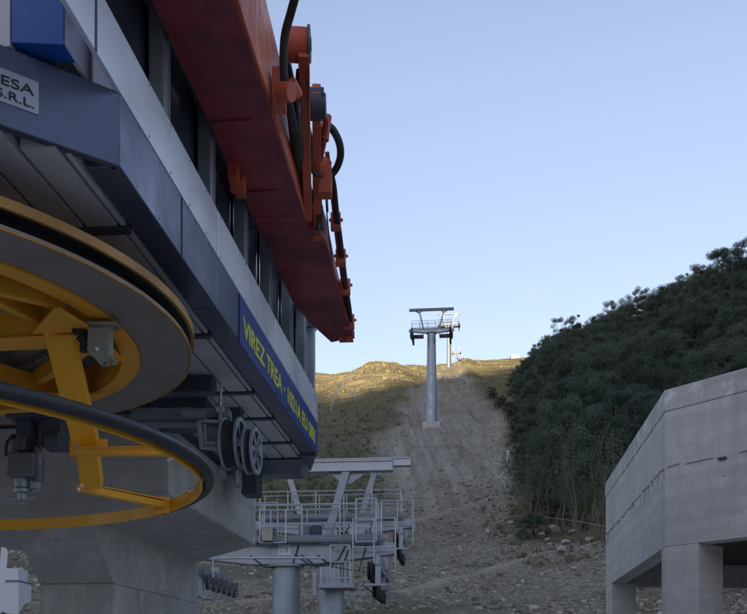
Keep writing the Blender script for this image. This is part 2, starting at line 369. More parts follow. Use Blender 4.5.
ca_ = me.color_attributes.new('cover', 'FLOAT_COLOR', 'POINT'); ca_.data.foreach_set('color', colr.ravel())
go = bpy.data.objects.new('ground', me); C.objects.link(go); go['kind'] = 'structure'

# mountain across the valley behind the viewer: its evening shadow covers everything but the crest
def ray_hit(u, v):
    a = (u-373.5)/950; r = (667-v)/950
    Ys = np.linspace(40, 330, 3000); Zs = height(a*Ys, Ys); ok = np.where(Zs >= r*Ys)[0]
    y = Ys[ok[0]] if len(ok) else 290.
    return (a*y, y, r*y)
DR = 900.
qs, hs = [], []
for (u, v) in ((314, 390), (330, 392), (345, 400), (375, 390), (400, 384), (425, 379), (455, 374), (490, 370), (521, 365)):
    x, y, z = ray_hit(u, v); q = -SUN_DIR[1]*x + SUN_DIR[0]*y; wv = -(SUN_DIR[0]*x+SUN_DIR[1]*y)
    qs.append(q); hs.append(z+(wv+DR)*math.tan(SUN_EL))
o_ = np.argsort(qs); qs = np.array(qs)[o_]; hs = np.array(hs)[o_]
qs = np.concatenate([[-1600, -700, -150], [qs[0]-25], qs, [qs[-1]+14, qs[-1]+60, 700, 1600]])
hs = np.concatenate([[190, 210, hs[0]+4], [hs[0]+1], hs, [hs[-1]+12, hs[-1]+22, 260, 220]])
q = np.concatenate([np.linspace(-1600, -120, 40), np.linspace(-115, 90, 140), np.linspace(100, 1600, 40)]); prof = np.array([1., .97, .88, .74, .58, .42, .27, .14, .04, -.02]); dist = np.array([0, 30, 90, 170, 260, 350, 440, 520, 600, 660.])
Vv = []
Hq = np.interp(q, qs, hs)+ (vnoise(q*.35, q*0, 5)-.5)*1.2 + (vnoise(q*.09, q*0, 6)-.5)*2.
rows = []
for dd, pp in list(zip(-dist[::-1], prof[::-1]))[:-1]+list(zip(dist, prof)):
    along = DR+dd; hz = -1.6+(Hq+1.6)*pp
    if abs(dd) > 20: hz = hz+(vnoise(q*.02+dd, q*0+dd*.01, 9)-.5)*14*pp
    xx = -SUN_DIR[1]*q + SUN_DIR[0]*along; yy = SUN_DIR[0]*q + SUN_DIR[1]*along
    rows.append(np.stack([xx, yy, hz], -1))
rows = np.array(rows); nrw, ncl = rows.shape[:2]; idx = np.arange(nrw*ncl).reshape(nrw, ncl)
F = np.stack([idx[:-1, :-1], idx[:-1, 1:], idx[1:, 1:], idx[1:, :-1]], -1).reshape(-1, 4)
k = NB('far_hillside'); n1 = k.noise(.02, 8, .7)
M['far_hill'] = k.fin(k.mix(n1, (.10, .11, .07), (.22, .20, .14)), .95, 0, .1)
me = np_mesh('opposite_hill', rows.reshape(-1, 3), F, M['far_hill']); oh = bpy.data.objects.new('opposite_hill', me); C.objects.link(oh); oh['kind'] = 'structure'

# ---------------------------------------------------------------- hammerhead concrete pier under the station
PK = 1.245
T0, T1_ = 8.4*PK, 12.05*PK
pier = MB()
sL, sR = 4.18*PK, 3.42*PK                       # faces of the upright wall
prof = [(sR, -1.6), (sR, 1.14), (3.30, 1.36), (2.66, 1.565), (2.66, 2.2), (6.9, 2.2), (6.9, 1.565), (4.3, 1.36), (sL, 1.14), (sL, -1.6)]
t_f, t_b = 9.07*PK, 12.1*PK
# cap (full depth) and upright with a forward sloping haunch
cap = [(a*PK, b*PK) for a, b in [(3.42, 1.353), (3.30, 1.40), (2.66, 1.565), (2.66, 2.2), (6.0, 2.2), (6.0, 1.565), (4.3, 1.40), (4.18, 1.353)]]
pier.prism([W(s, T0, z) for s, z in cap], Vector(W(0, T1_, 0))-Vector(W(0, T0, 0)))
def up_ring(z, tf, ds=0): return [W(sR-ds, tf, z), W(sR-ds, t_b-.06, z), W(sL+ds, t_b-.06, z), W(sL+ds, tf, z)]
def loft(lv):
    m_ = MB(); fs = [(0, 1, 2, 3)]
    for i in range(len(lv)-1):
        for j in range(4): fs.append((i*4+j, i*4+(j+1) % 4, (i+1)*4+(j+1) % 4, (i+1)*4+j))
    b_ = len(lv)*4-4; fs.append((b_, b_+1, b_+2, b_+3)); return m_.add(sum(lv, []), fs)
upm = loft([up_ring(-1.75, t_f), up_ring(.82*PK, t_f)]); hau = loft([up_ring(.82*PK+.002, t_f-.003, .003), up_ring(1.40*PK, T0+.004, .003)])
pr = empty('concrete_pier', W(4.7, 12.5, -1.6), 'grey concrete hammerhead pier carrying the chairlift station, behind the yellow ring', 'pier')
obj('pier_cap', pier, 'concrete_smooth', pr, bevel=.012)
obj('pier_wall', upm, 'concrete_up', pr, bevel=.01); obj('haunch', hau, 'concrete_smooth', pr, bevel=.01)

# ---------------------------------------------------------------- chairlift station
stn = empty('chairlift_station', W(4.69, 9.5, 2.2), 'chairlift station with grey cladding, blue banner and a big yellow wheel under its floor', 'lift station')
SS = 2.0                                   # side plane
def Wp(s, t, z): return Vector(W(s, t, z))
Cn = Vector(((120-373.5)/950*5.56, 5.56, 0)); chd = Vector((-.778, -.628, 0)).normalized()   # near corner and the chamfered face's direction
Cf = Vector(W(2.0, 12.9, 0)); Ce = Vector(W(2.24, 13.9, 0))
def onplan(p, z): return (p.x, p.y, z)
chn = Vector((chd.y, -chd.x, 0));  chn = chn if chn.y < 0 else -chn      # outward normal of chamfer (towards camera)
A1 = Cn + chd*2.9; A1b = Vector(W(7.4, 3.6, 0))
# outline of the housing in plan, going round
plan = [Cn, Cf, Ce, Vector(W(7.14, 13.9, 0)), Vector(W(7.38, 12.9, 0)), Vector(W(7.38, 5.4, 0)), A1 + Vector((-2.0, 0.1, 0)), A1]
def inset(p, d, cen=Vector(W(4.69, 9.3, 0))): v = (cen-p); return p+v.normalized()*d
# soffit: sheets laid along the lift line, slightly stepped, with open cross joints
so = MB(); so.prism([onplan(inset(p, .03), 2.985) for p in plan], (0, 0, .05))
obj('floor_plate', so, 'dark_steel', stn)
cross = [2.4, 4.3, 6.16, 8.2, 9.95, 11.0, 12.2, 13.78]
k_ = MB(); 
import itertools
def inside(x, y):
    c = False; n = len(plan)
    for i in range(n):
        a, b = plan[i], plan[i-1]
        if (a.y > y) != (b.y > y) and x < (b.x-a.x)*(y-a.y)/(b.y-a.y)+a.x: c = not c
    return c
for i in range(len(cross)-1):
    t0, t1 = cross[i]+.05, cross[i+1]-.05
    s = 2.04
    while s < 7.1:
        s1 = s+.23; q0, q1 = max(s, 2.212)+.013, s1-.013
        a_ = t0
        while a_ < t1 and not all(inside(*W(a, a_, 0)[:2]) for a in (q0-.02, q1)): a_ += .04
        if a_ < t1-.1 and all(inside(*W(a, t1, 0)[:2]) for a in (q0, q1)) and q1 > q0+.02: k_.box((q0, a_, 2.925), (q1, t1, 2.984), W)
        s = s1
obj('soffit_sheet', k_, 'soffit', stn)
kb = MB()
for t in cross[2:]: kb = MB(); kb.box((2.215, t-.04, 2.905), (7.1, t+.04, 2.983), W); obj('joint_strip', kb, 'dark_steel', stn)
# grey fascia along side and chamfer
def wallstrip(a, b, z0, z1, th, mb, outn):
    o_ = Vector(outn)*th; mb.hull8([onplan(a, z0), onplan(b, z0), onplan(b-o_, z0), onplan(a-o_, z0), onplan(a, z1), onplan(b, z1), onplan(b-o_, z1), onplan(a-o_, z1)])
en = (Vector(W(0, 0, 0))-Vector(W(1, 0, 0)))        # outward (+right) normal of the side
en.normalize(); dn = Vector((sa, ca, 0))
f1 = MB(); wallstrip(Cn, Vector(W(2.0, 7.6, 0)), 2.93, 3.355, .20, f1, en); obj('fascia', f1, 'fascia', stn, bevel=.006)
f1 = MB(); wallstrip(Vector(W(2.0, 7.612, 0)), Vector(W(2.0, 12.9, 0)), 2.93, 3.355, .20, f1, en); obj('fascia', f1, 'fascia', stn, bevel=.006)
f2 = MB(); wallstrip(Cn+chd*.006, A1, 2.93, 3.365, .06, f2, chn); obj('fascia', f2, 'fascia', stn, bevel=.006)
f3 = MB(); f3.hull8([onplan(p, z) for z in (2.90, 3.3) for p in (Cf-en*.006, Ce, Ce-en*.1, Cf-en*.25)]); obj('fascia', f3, 'fascia', stn)
f3 = MB(); f3.hull8([onplan(p, z) for z in (2.90, 3.3) for p in (Ce-en*.01, plan[3], plan[3]-dn*.1, Ce-dn*.1-en*.01)]); obj('fascia', f3, 'fascia', stn)
f3 = MB(); f3.hull8([onplan(p, z) for z in (2.93, 3.36) for p in (plan[5], plan[4], plan[4]+en*.1, plan[5]+en*.1)]); obj('fascia', f3, 'fascia', stn)
# inner dark return lip along the fascia foot
rv0 = None; ctr0 = off[stn.name]
def rivet(p, n_):
    global rv0
    if rv0 is None:
        m_ = MB(); m_.ring((0, 0, 0), [(.0005, .004), (.006, .003), (.009, 0), (.0005, 0)], 10, axis=en); rv0 = obj('rivet', MB(), 'galv', stn); bpy.data.objects.remove(rv0)
        me = bpy.data.meshes.new('rivet'); me.from_pydata([tuple(v) for v in m_.v], [], m_.f); me.materials.append(M['galv_dark']); rv0 = me
    o = bpy.data.objects.new('rivet', rv0); C.objects.link(o); o.parent = stn; o.location = Vector(p)-ctr0
    if n_ is chn: o.rotation_euler = (0, 0, math.atan2(chn.y, chn.x)-math.atan2(en.y, en.x))
for t in [5.7+.42*i for i in range(8)]:
    for z in (2.965, 3.33): rivet(Vector(W(2.0, t, z))+en*.001, en)
for q_ in (.06, .36, .66):
    for z in (2.965, 3.335): rivet(Vector(onplan(Cn+chd*q_, z))+chn*.001, chn)
for t in [5.9+.45*i for i in range(15)]:
    for z in (3.385, 3.71): rivet(Vector(W(2.0, t, z))+en*.0075, en)
for t in (6.62,):
    m_ = MB(); m_.box((1.992, t-.003, 2.935), (2.0, t+.003, 3.35), W); obj('seam', m_, 'dark_steel', stn)
# banner with yellow writing on the side fascia
bn = MB(); bo = en*.012; b0 = Vector(W(2.0, 8.35, 0))+bo; b1 = Vector(W(2.0, 12.9, 0))+bo
wallstrip(b0, b1, 2.90, 3.34, .010, bn, en); ban = obj('banner', bn, 'blue', stn)
text('lettering', 'VIREZ TREA \u00b7 1021A EU SIRI', .25, onplan(b0+dn*.12+en*.003, 3.01), dn, (0, 0, 1), 'yellow_ink', ban, width=4.2)
# pale aluminium band above the fascia (two panels on the side), and its chamfer return
for (t0, t1) in ((None, 7.585), (7.615, 10.0), (10.012, 12.95)):
    a = (Cn - dn*1.0) if t0 is None else Vector(W(2.0, t0, 0)); b = Vector(W(2.0, t1, 0)); mb = MB()
    wallstrip(a+en*.006, b+en*.006, 3.359, 3.735, .03, mb, en); obj('sill_band', mb, 'fascia_band', stn, bevel=.004)
# lower-left: pale return panels and blue box sign on the chamfer
pA = Cn+chd*.02; 
mb = MB(); wallstrip(Cn+chd*.03-chn*.01, Cn+chd*.155-chn*.01, 3.368, 3.70, .03, mb, chn); obj('return_panel', mb, 'fascia_band', stn, label='pale upright panel beside the dark seam')
bxr = Vector(((64-373.5)/950*5.19, 5.19, 0)); bxl = Vector(((11-373.5)/950*5.17, 5.17, 0))
ys_ = 950*2*1.0044/(463-94.5); ts_ = (ys_-2*sa)/ca
mb = MB(); mb.box((1.988, ts_-.012, 3.36), (1.996, ts_+.012, 3.74), W); obj('seam', mb, 'dark_steel', stn)
mb = MB(); mb.prism([onplan(p, 3.40) for p in (bxr, bxl, bxl+dn*.16, bxr+dn*.16)], (0, 0, 1.25)); obj('box_sign', mb, 'blue_bright', stn, bevel=.004, label='bright blue box panel on the cut corner')
mb = MB(); mb.prism([onplan(p, 3.402) for p in (bxr+dn*.0+en*.004, bxr+en*.004+dn*.48, bxr-en*.02+dn*.48, bxr-en*.02+dn*.165)], (0, 0, 1.2)); obj('return_panel', mb, 'fascia_band', stn)
mb = MB(); mb.prism([onplan(p, 3.38) for p in (bxl-en*.006, bxl-en*.32+dn*.02, bxl-en*.32+dn*.3, bxl-en*.006+dn*.3)], (0, 0, 1.2)); obj('box_sign', mb, 'white', stn, bevel=.004, label='white section of the box sign')
mb = MB(); wallstrip(Cn+chd*.36-chn*.06, A1-chn*.06, 3.366, 4.5, .03, mb, chn); obj('return_panel', mb, 'dark_steel', stn)
# company plate
pz0, pz1 = 3.055, 3.235
mb = MB(); q1 = Cn+chd*.478+chn*.006; q0 = Cn+chd*1.05+chn*.006
wallstrip(q1, q0, pz0, pz1, .005, mb, chn); pl = obj('sign_plate', mb, 'plate', stn)
text('lettering', 'IESA', .074, onplan(q1+chd*.232+chn*.003, 3.148), -chd, (0, 0, 1), 'ink', pl, width=.205)
text('lettering', 'S.R.L.', .066, onplan(q1+chd*.232+chn*.003, 3.078), -chd, (0, 0, 1), 'ink', pl, width=.205)
# upper cabin: posts, glass, top rail, roof
post_t = [6.35, 7.55, 8.75, 9.9, 11.1, 12.1]
for t in post_t:
    mb = MB(); mb.box((2.03, t-.05, 3.74), (2.13, t+.05, 4.62), W); mb.box((2.018, t+.052, 3.74), (2.10, t+.066, 4.62), W)
    obj('window_post', mb, 'galv', stn)
edges = [5.3]+post_t+[12.86]
for a, b in zip(edges[:-1], edges[1:]):
    mb = MB(); mb.box((2.16, a+.055, 3.70), (2.175, b-.055, 4.62), W); obj('window', mb, 'glass', stn)
mb = MB(); mb.box((2.19, 5.35, 3.38), (2.23, 12.8, 4.6), W); obj('inner_wall', mb, 'dark_steel', stn)
mb = MB(); mb.box((2.02, 12.8, 3.74), (2.12, 12.93, 4.62), W); obj('corner_post', mb, 'galv_light', stn, bevel=.004)
mb = MB(); mb.box((2.14, 12.86, 3.3), (7.3, 12.92, 4.62), W); obj('end_wall', mb, 'galv', stn)
mb = MB(); mb.box((2.01, 4.9, 4.63), (7.4, 12.98, 4.72), W); obj('roof', mb, 'galv_light', stn, bevel=.004)
# main frame between the pier cap and the floor
fm = MB()
for s in (3.5, 4.69, 6.0): fm = MB(); fm.box((s-.14, 10.2, 2.745), (s+.14, 13.4, 2.89), W); obj('main_beam', fm, 'dark_steel', stn, bevel=.005)
for t in (9.4, 10.6):
    fm = MB(); fm.box((2.5, t-.10, 2.76), (6.9, t+.10, 2.92), W); obj('cross_beam', fm, 'dark_steel', stn, bevel=.005)
fm = MB(); fm.hull8([W(2.27, 13.2, 2.72), W(3.4, 13.2, 2.72), W(3.4, 13.6, 2.72), W(2.27, 13.6, 2.72), W(2.22, 13.1, 2.90), W(3.4, 13.1, 2.90), W(3.4, 13.7, 2.90), W(2.22, 13.7, 2.90)])
obj('end_beam', fm, 'galv_dark', stn, bevel=.005)
fm = MB(); fm.box((2.80, 12.75, 2.36), (3.02, 13.1, 2.89), W); obj('gear_box', fm, 'dark_steel', stn, bevel=.01)
# --- bullwheel
WC = Vector((-4.03, 7.2, 0)); Rw = 2.6
def wz(z): return (WC.x, WC.y, z)
bw = MB(); bw.ring(wz(0), [(2.20, 2.50), (2.585, 2.50), (2.60, 2.515), (2.60, 2.53), (2.44, 2.56), (2.20, 2.56)], 160)
bull = obj('bullwheel', bw, 'rim_grey', stn, smooth=True)
mb = MB(); mb.ring(wz(0), [(2.590, 2.497), (2.606, 2.497), (2.606, 2.512), (2.590, 2.512)], 160); obj('rim_edge', mb, 'yellow_dull', bull, smooth=True)
mb = MB(); mb.ring(wz(0), [(2.38, 2.561), (2.50, 2.561), (2.47, 2.59), (2.50, 2.615), (2.595, 2.617), (2.595, 2.67), (2.38, 2.67)], 160); obj('rope_liner', mb, 'black', bull, smooth=True)
mb = MB(); mb.ring(wz(0), [(2.600, 2.618), (2.625, 2.618), (2.625, 2.68), (2.600, 2.68)], 160); obj('upper_flange', mb, 'yellow_dull', bull, smooth=True)
mb = MB(); mb.ring(wz(0), [(2.05, 2.485), (2.196, 2.485), (2.196, 2.52), (2.09, 2.52), (2.09, 2.74), (2.05, 2.74)], 160); obj('web_ring', mb, 'yellow_web', bull, smooth=True)
mb = MB(); mb.ring(wz(0), [(.02, 2.15), (.42, 2.15), (.42, 2.8), (.02, 2.8)], 48); mb.ring(wz(0), [(.1, 1.9), (.2, 1.9), (.2, 2.16), (.1, 2.16)], 32); obj('hub', mb, 'yellow_dull', bull, smooth=True)
mb = MB(); mb.ring(wz(0), [(1.30, 2.66), (1.46, 2.66), (1.46, 2.74), (1.30, 2.74)], 120)
for i in range(120):
    a = 2*math.pi*i/120; d = Vector((math.cos(a), math.sin(a), 0)); mb.bar(Vector(wz(2.70))+d*1.46, Vector(wz(2.70))+d*1.53, .035, .075)
obj('gear_ring', mb, 'motor', bull)
for i in range(6):
    a = R(-7+60*i); d = Vector((math.cos(a), math.sin(a), 0)); n_ = Vector((-d.y, d.x, 0)); c0 = Vector(wz(0))
    mb = MB(); mb.bar(c0+d*.40+Vector((0, 0, 2.505)), c0+d*2.052+Vector((0, 0, 2.505)), .17, .20)
    mb.bar(c0+d*.40+Vector((0, 0, 2.394)), c0+d*2.10+Vector((0, 0, 2.394)), .25, .018)
    # gusset wings where the spoke meets the rim
    for sg in (-1, 1):
        mb.prism([c0+d*2.06+n_*sg*.09+Vector((0,0,2.41)), c0+d*1.55+n_*sg*.09+Vector((0,0,2.41)), c0+d*1.95+n_*sg*.55+Vector((0,0,2.41)), c0+d*2.0+n_*sg*.55+Vector((0,0,2.41))], (0, 0, .02))
        mb.bar(c0+d*1.62+n_*sg*.06+Vector((0,0,2.56)), c0+d*1.25+n_*sg*1.50+Vector((0,0,2.56)), .07, .13)
    obj('spoke', mb, 'yellow_web', bull, bevel=.006)
# --- chair guide ring hung under the wheel
GC = Vector((-4.25, 7.11, 0)); Rg = 2.93; gz = 1.5
mb = MB(); mb.ring((GC.x, GC.y, 0), [(2.905, 1.442), (2.925, 1.442), (2.925, 1.552), (2.905, 1.552)], 160)
for z in (1.43, 1.56): pass
gr = obj('guide_ring', mb, 'yellow', stn, smooth=True)
mb = MB(); mb.tube([GC+Vector((2.975*math.cos(2*math.pi*i/160), 2.975*math.sin(2*math.pi*i/160), 1.500)) for i in range(160)], .045, 14, closed=True)
obj('rubber_tube', mb, 'tube', gr, smooth=True)
def ringp(u, v, z=1.5): Y_ = 950*z/(667-v); return Vector(((u-373.5)/950*Y_, Y_, z))
top1 = Vector(P(57, 332, 6.83)); bot1 = Vector(P(84, 488, 7.96)); 
up_ = Vector((1, -.15, 0))
# channel-section hanger: web + two flanges
def channel(a, b, w_, dp, th, face, mb):
    a = Vector(a); b = Vector(b); d = (b-a).normalized(); f = Vector(face); x = d.cross(f).normalized(); f = x.cross(d).normalized()
    mb.bar(a, b, w_, th, f)
    for sg in (-1, 1): mb.bar(a+x*sg*(w_/2-th/2)-f*dp/2, b+x*sg*(w_/2-th/2)-f*dp/2, th, dp, f)
mb = MB(); mid = Vector(P(86, 448, 7.65)); channel(Vector(P(57, 330, 6.85)), mid, .20, .11, .012, (0.1, -1, -.2), mb)
channel(mid+Vector((0, 0, -.004)), bot1+Vector((.06, 0, 0)), .17, .11, .012, (0.1, -1, -.2), mb)
mb.bar(mid+Vector((-.13, 0, 0)), mid+Vector((.17, .0, 0)), .02, .14)
obj('hanger', mb, 'yellow', gr, bevel=.003)
ra = ringp(171, 452, 1.56); rb = ringp(163, 505, 1.5)
mb = MB(); mb.bar(Vector(P(76, 452, 7.72)), ra, .10, .055); mb.bar(Vector(P(76, 449, 7.72)), ra+Vector((0, 0, .03)), .14, .010); obj('arm', mb, 'yellow', gr, bevel=.003)
mb = MB(); mb.bar(Vector(P(80, 488, 7.98)), rb, .08, .06); mb.bar(Vector(P(80, 486, 7.98))+Vector((0,0,.02)), rb+Vector((0, 0, .045)), .11, .010)
mb.bar(rb+Vector((-.08,-.02,.0)), rb+Vector((.06,.02,.0)), .02, .15); obj('arm', mb, 'yellow', gr, bevel=.003)
# other hangers round the ring (mirror side and far side)
for ang in (100, 170, 235, 290):
    a = R(ang); d = Vector((math.cos(a), math.sin(a), 0))
    mb = MB(); channel(GC+d*1.95+Vector((0, 0, 2.4)), GC+d*1.9+Vector((0, 0, 1.5)), .2, .11, .012, -d, mb); mb.bar(GC+d*1.9+Vector((0, 0, 1.53)), GC+d*2.90+Vector((0, 0, 1.5)), .09, .055)
    obj('hanger', mb, 'yellow', gr, bevel=.003)
mb = MB()
def boltat(p, d, r=.016, l=.03): mb.cyl(Vector(p), Vector(p)+Vector(d).normalized()*l, r, n=8)
for (u, v, Y_) in ((78, 447, 7.6), (101, 447, 7.6), (83, 486, 7.86), (80, 490, 7.86)): boltat(P(u, v, Y_), (0, -1, 0), .015)
for (u, v) in ((172, 458), (192, 489), (197, 488), (156, 505), (162, 505)):
    p = ringp(u, v, 1.5); boltat(p, (GC-p).normalized()*1., .018, .04)
obj('bolt', mb, 'bolt', gr)
# --- pale sensor bracket on the wheel rim
mb = MB(); Yb = 6.75
poly = [Vector(P(u, v, Yb)) for u, v in ((88, 327), (108, 327), (108, 361), (99, 363), (87, 350))]
mb.prism(poly, (0, .015, 0)); mb.hull8([P(108, 327, Yb+dy) if i < 1 else P(108, 327, Yb+dy) for i, dy in ((0, 0),)]*0 or [Vector(P(107.4, 327, Yb)), Vector(P(109, 327, Yb)), Vector(P(109, 327, Yb))+Vector((.012,.07,0)), Vector(P(107.4, 327, Yb))+Vector((.012,.07,0)), Vector(P(107.4, 361, Yb)), Vector(P(109, 361, Yb)), Vector(P(109, 361, Yb))+Vector((.012,.07,0)), Vector(P(107.4, 361, Yb))+Vector((.012,.07,0))])
mb.bar(Vector(P(84, 326, Yb+.06)), Vector(P(119, 326, Yb+.06)), .14, .02); mb.bar(Vector(P(99, 363, Yb+.06)), Vector(P(115, 361, Yb+.06)), .14, .012)
br = obj('sensor_bracket', mb, 'bracket', stn, bevel=.002)
mb = MB(); mb.cyl(P(97, 349, Yb-.015), P(97, 349, Yb+.02), .014, n=8); obj('bolt', mb, 'bolt', br)
for u, v in ((105, 362), (112, 361), (117, 327)): mb = MB(); mb.cyl(Vector(P(u, v, Yb+.04))+Vector((0,0,-.03)), Vector(P(u, v, Yb+.04))+Vector((0,0,.035)), .010, n=8); obj('bolt', mb, 'motor', br)
mb = MB(); mb.bar(Vector(P(74, 330, Yb+.05)), Vector(P(86, 330, Yb+.05)), .08, .06); mb.bar(Vector(P(80, 338, Yb+.05)), Vector(P(87, 346, Yb+.05)), .08, .05); mb.cyl(P(84, 352, Yb+.05), P(84, 332, Yb+.05), .03, n=10)
obj('sensor', mb, 'black', br)
# --- hydraulic brake / motor hanging before the cap
mo = empty('tmp', (0, 0, 0), '', ''); bpy.data.objects.remove(mo)
Ym = 8.0
def cy(mb, u0, u1, v0, v1, Yq, n=20):
    r = abs(u1-u0)/2/950*Yq; u = (u0+u1)/2; mb.cyl(P(u, v0, Yq), P(u, v1, Yq), r, n=n)
mb = MB(); mb.hull8([P(6, 476, Ym), P(33, 476, Ym), Vector(P(33, 476, Ym))+Vector((0,.28,0)), Vector(P(6, 476, Ym))+Vector((0,.28,0)), P(8, 452, Ym), P(34, 452, Ym), Vector(P(34, 452, Ym))+Vector((0,.28,0)), Vector(P(8, 452, Ym))+Vector((0,.28,0))])
cy(mb, 33, 42, 483, 447, Ym+.1, 16); cy(mb, 9, 32, 452, 436, Ym+.14)
mot = obj('hydraulic_unit', mb, 'motor', stn, bevel=.01)
mb = MB(); cy(mb, 15, 30, 488, 476, Ym+.12); cy(mb, 18, 28, 500, 488, Ym+.12); cy(mb, 14, 33, 493, 490, Ym+.12); cy(mb, 30, 41, 490, 483, Ym+.1, 12)
for i, (u, v) in enumerate(((12, 499), (32, 498), (35, 491), (22, 503))): mb.cyl(P(u-2, v, Ym+.05), P(u+3, v-1, Ym+.05), .022, n=8)
obj('fitting', mb, 'galv', mot)
mb = MB(); mb.bar(P(12, 420, Ym+.1), P(48, 418, Ym+.1), .3, .03); mb.box(Vector(P(16, 450, Ym+.05)), Vector(P(40, 424, Ym+.3))); mb.box(Vector(P(40, 446, Ym+.1)), Vector(P(70, 424, Ym+.35))); mb.cyl(P(22, 450, Ym), P(24, 436, Ym), .03, n=10)
mb.cyl(P(46, 440, Ym+.04), P(60, 440, Ym+.04), .07, n=14)
obj('housing', mb, 'dark_steel', mot, bevel=.006)
mb = MB(); mb.tube([P(6, 456, Ym), P(6, 448, Ym-.03), P(8, 441, Ym-.03), P(12, 437, Ym), P(16, 436, Ym+.06)], .014, 8); obj('hose', mb, 'black', mot, smooth=True)
# --- pair of deflection sheaves under the floor
Ys = 9.3
ax = Vector((1, -.12, .0)).normalized()      # common axle direction (wheel faces turned a little to the viewer)
def sheave(c, r, wd, mb_rim, mb_tyre):
    pr_ = [(r*.80, -wd/2), (r, -wd/2), (r, -wd*.32), (r*.90, -wd*.12), (r*.90, wd*.12), (r, wd*.32), (r, wd/2), (r*.80, wd/2)]
    mb_rim.ring(c, pr_, 40, axis=ax)
def frameax(axis):
    ez = Vector(axis).normalized(); ex = ez.cross(Vector((0,0,1))).normalized(); return ex, ez.cross(ex)
for i, (u, v, r, dx) in enumerate(((233.5, 444, .255, 0), (252, 451, .23, .0))):
    c = Vector(P(u, v, Ys+dx)); mb = MB(); wd = .15 if i == 0 else .08
    mb.ring(c+ax*wd*.5, [(r*.82, -.012), (r, -.012), (r, .012), (r*.82, .012)], 48, axis=ax)
    mb.ring(c-ax*wd*.5, [(r*.82, -.012), (r, -.012), (r, .012), (r*.82, .012)], 48, axis=ax)
    ex, ey = frameax(ax)
    for q_ in range(6):
        a = q_*math.pi/3; d = ex*math.cos(a)+ey*math.sin(a); mb.bar(c+ax*wd*.5+d*r*.1, c+ax*wd*.5+d*r*.84, .035, .014, ax)
    mb.cyl(c-ax*wd*.7, c+ax*(wd*.7+.03), r*.24, n=16)
    sh = obj('deflection_sheave', mb, 'galv', stn, smooth=True)
    mb = MB(); mb.ring(c, [(r*.70, -wd*.5+.013), (r*.93, -wd*.5+.013), (r*.86, 0), (r*.93, wd*.5-.013), (r*.70, wd*.5-.013)], 48, axis=ax); obj('tyre', mb, 'black', sh, smooth=True)
mb = MB(); mb.bar(P(238, 443, Ys-.12), P(252, 452, Ys-.12), .05, .05); mb.box(Vector(P(242, 455, Ys-.13)), Vector(P(249, 445, Ys-.06))); obj('axle_link', mb, 'galv', stn, bevel=.002)
for (a, b, w_) in (((197, 421), (229, 422), .03), ((199, 422), (202, 449), .04), ((203, 448), (226, 450), .03), ((204, 443), (222, 443), .025), ((220, 422), (221, 412), .03), ((216, 410), (224, 410), .06), ((205, 424), (206, 448), .02)):
    m2 = MB(); m2.bar(P(*a, Ys-.05), P(*b, Ys-.05), w_, w_); obj('frame_bar', m2, 'galv', stn, bevel=.002)
mb = MB(); mb.cyl(P(220, 418, Ys-.02), P(221, 385, Ys-.02), .014, n=8); obj('threaded_rod', mb, 'galv', stn)
for a_, b_, w1, w2 in ((P(198, 424, Ys+.2), P(226, 424, Ys+.2), .04, .03), (P(222, 448, Ys), P(222, 475, Ys), .05, .02), (P(238, 470, Ys), P(238, 484, Ys), .06, .02)): mb = MB(); mb.bar(a_, b_, w1, w2); obj('frame_bar', mb, 'galv', stn, bevel=.002)
mb = MB(); pass
for a_, b_ in ((P(206, 442, Ys), P(222, 428, Ys+.25)), (P(219.5, 479, Ys-.02), P(226.5, 466, Ys+.04)), (P(234.5, 487, Ys-.02), P(242, 472, Ys+.04))):
    mb = MB(); mb.box(a_, b_); obj('counter_block', mb, 'galv_dark', stn, bevel=.004)
# dark machinery seen behind the wheel rim
mb = MB(); mb.box(Vector(P(150, 420, 10.2)), Vector(P(215, 391, 10.8))); obj('drive_frame', mb, 'dark_steel', stn, bevel=.006)
mb = MB(); mb.box(Vector(P(120, 423, 9.4)), Vector(P(205, 419.5, 9.6))); obj('stay', mb, 'galv_dark', stn); mb = MB(); mb.cyl(P(182, 412, 9.2), P(205, 414, 9.2), .05, n=12); obj('roller', mb, 'galv_dark', stn)
mb = MB(); mb.box(Vector(P(130, 417, 9.3)), Vector(P(232, 413.5, 9.5))); obj('stay', mb, 'galv_dark', stn)

# ---------------------------------------------------------------- red crane boom folded beside the station
bm_ = empty('crane_boom', (-.5, 7.0, 4.3), 'red hydraulic crane boom with hoses passing high beside the chairlift station', 'crane boom')
def Pb(s, t, z): return Vector(W(s, t, z))
zb = 4.3
s_l, s_r = 1.985, 1.47
mb = MB()                                     # main box section (tapering in height)
secs = [(-1.0, s_l+.02, s_r-.08, zb, 5.25), (5.0, s_l+.02, s_r-.05, zb, 5.18), (7.4, s_l, s_r, zb, 5.02), (9.1, s_l, s_r+.03, zb, 4.86), (9.5, s_l, s_r+.03, zb, 4.7)]
vs = []; fs = []
for (t, a, b, z0, z1) in secs: vs += [W(a, t, z0), W(b, t, z0), W(b+.02, t, z1), W(a-.02, t, z1)]
for i in range(len(secs)-1):
    for j in range(4): fs.append((i*4+j, i*4+(j+1) % 4, (i+1)*4+(j+1) % 4, (i+1)*4+j))
fs += [(0, 3, 2, 1), tuple(len(secs)*4-4+i for i in range(4))]
mb.add(vs, fs); obj('boom_section', mb, 'red', bm_, bevel=.01)
mb = MB(); mb.hull8([W(s_l+.012, -1, zb-.015), W(s_r-.075, -1, zb-.015), W(s_r+.035, 9.3, zb-.015), W(s_l+.005, 9.3, zb-.015), W(s_l+.012, -1, zb-.004), W(s_r-.075, -1, zb-.004), W(s_r+.035, 9.3, zb-.004), W(s_l+.005, 9.3, zb-.004)])
obj('bottom_plate', mb, 'red_under', bm_)
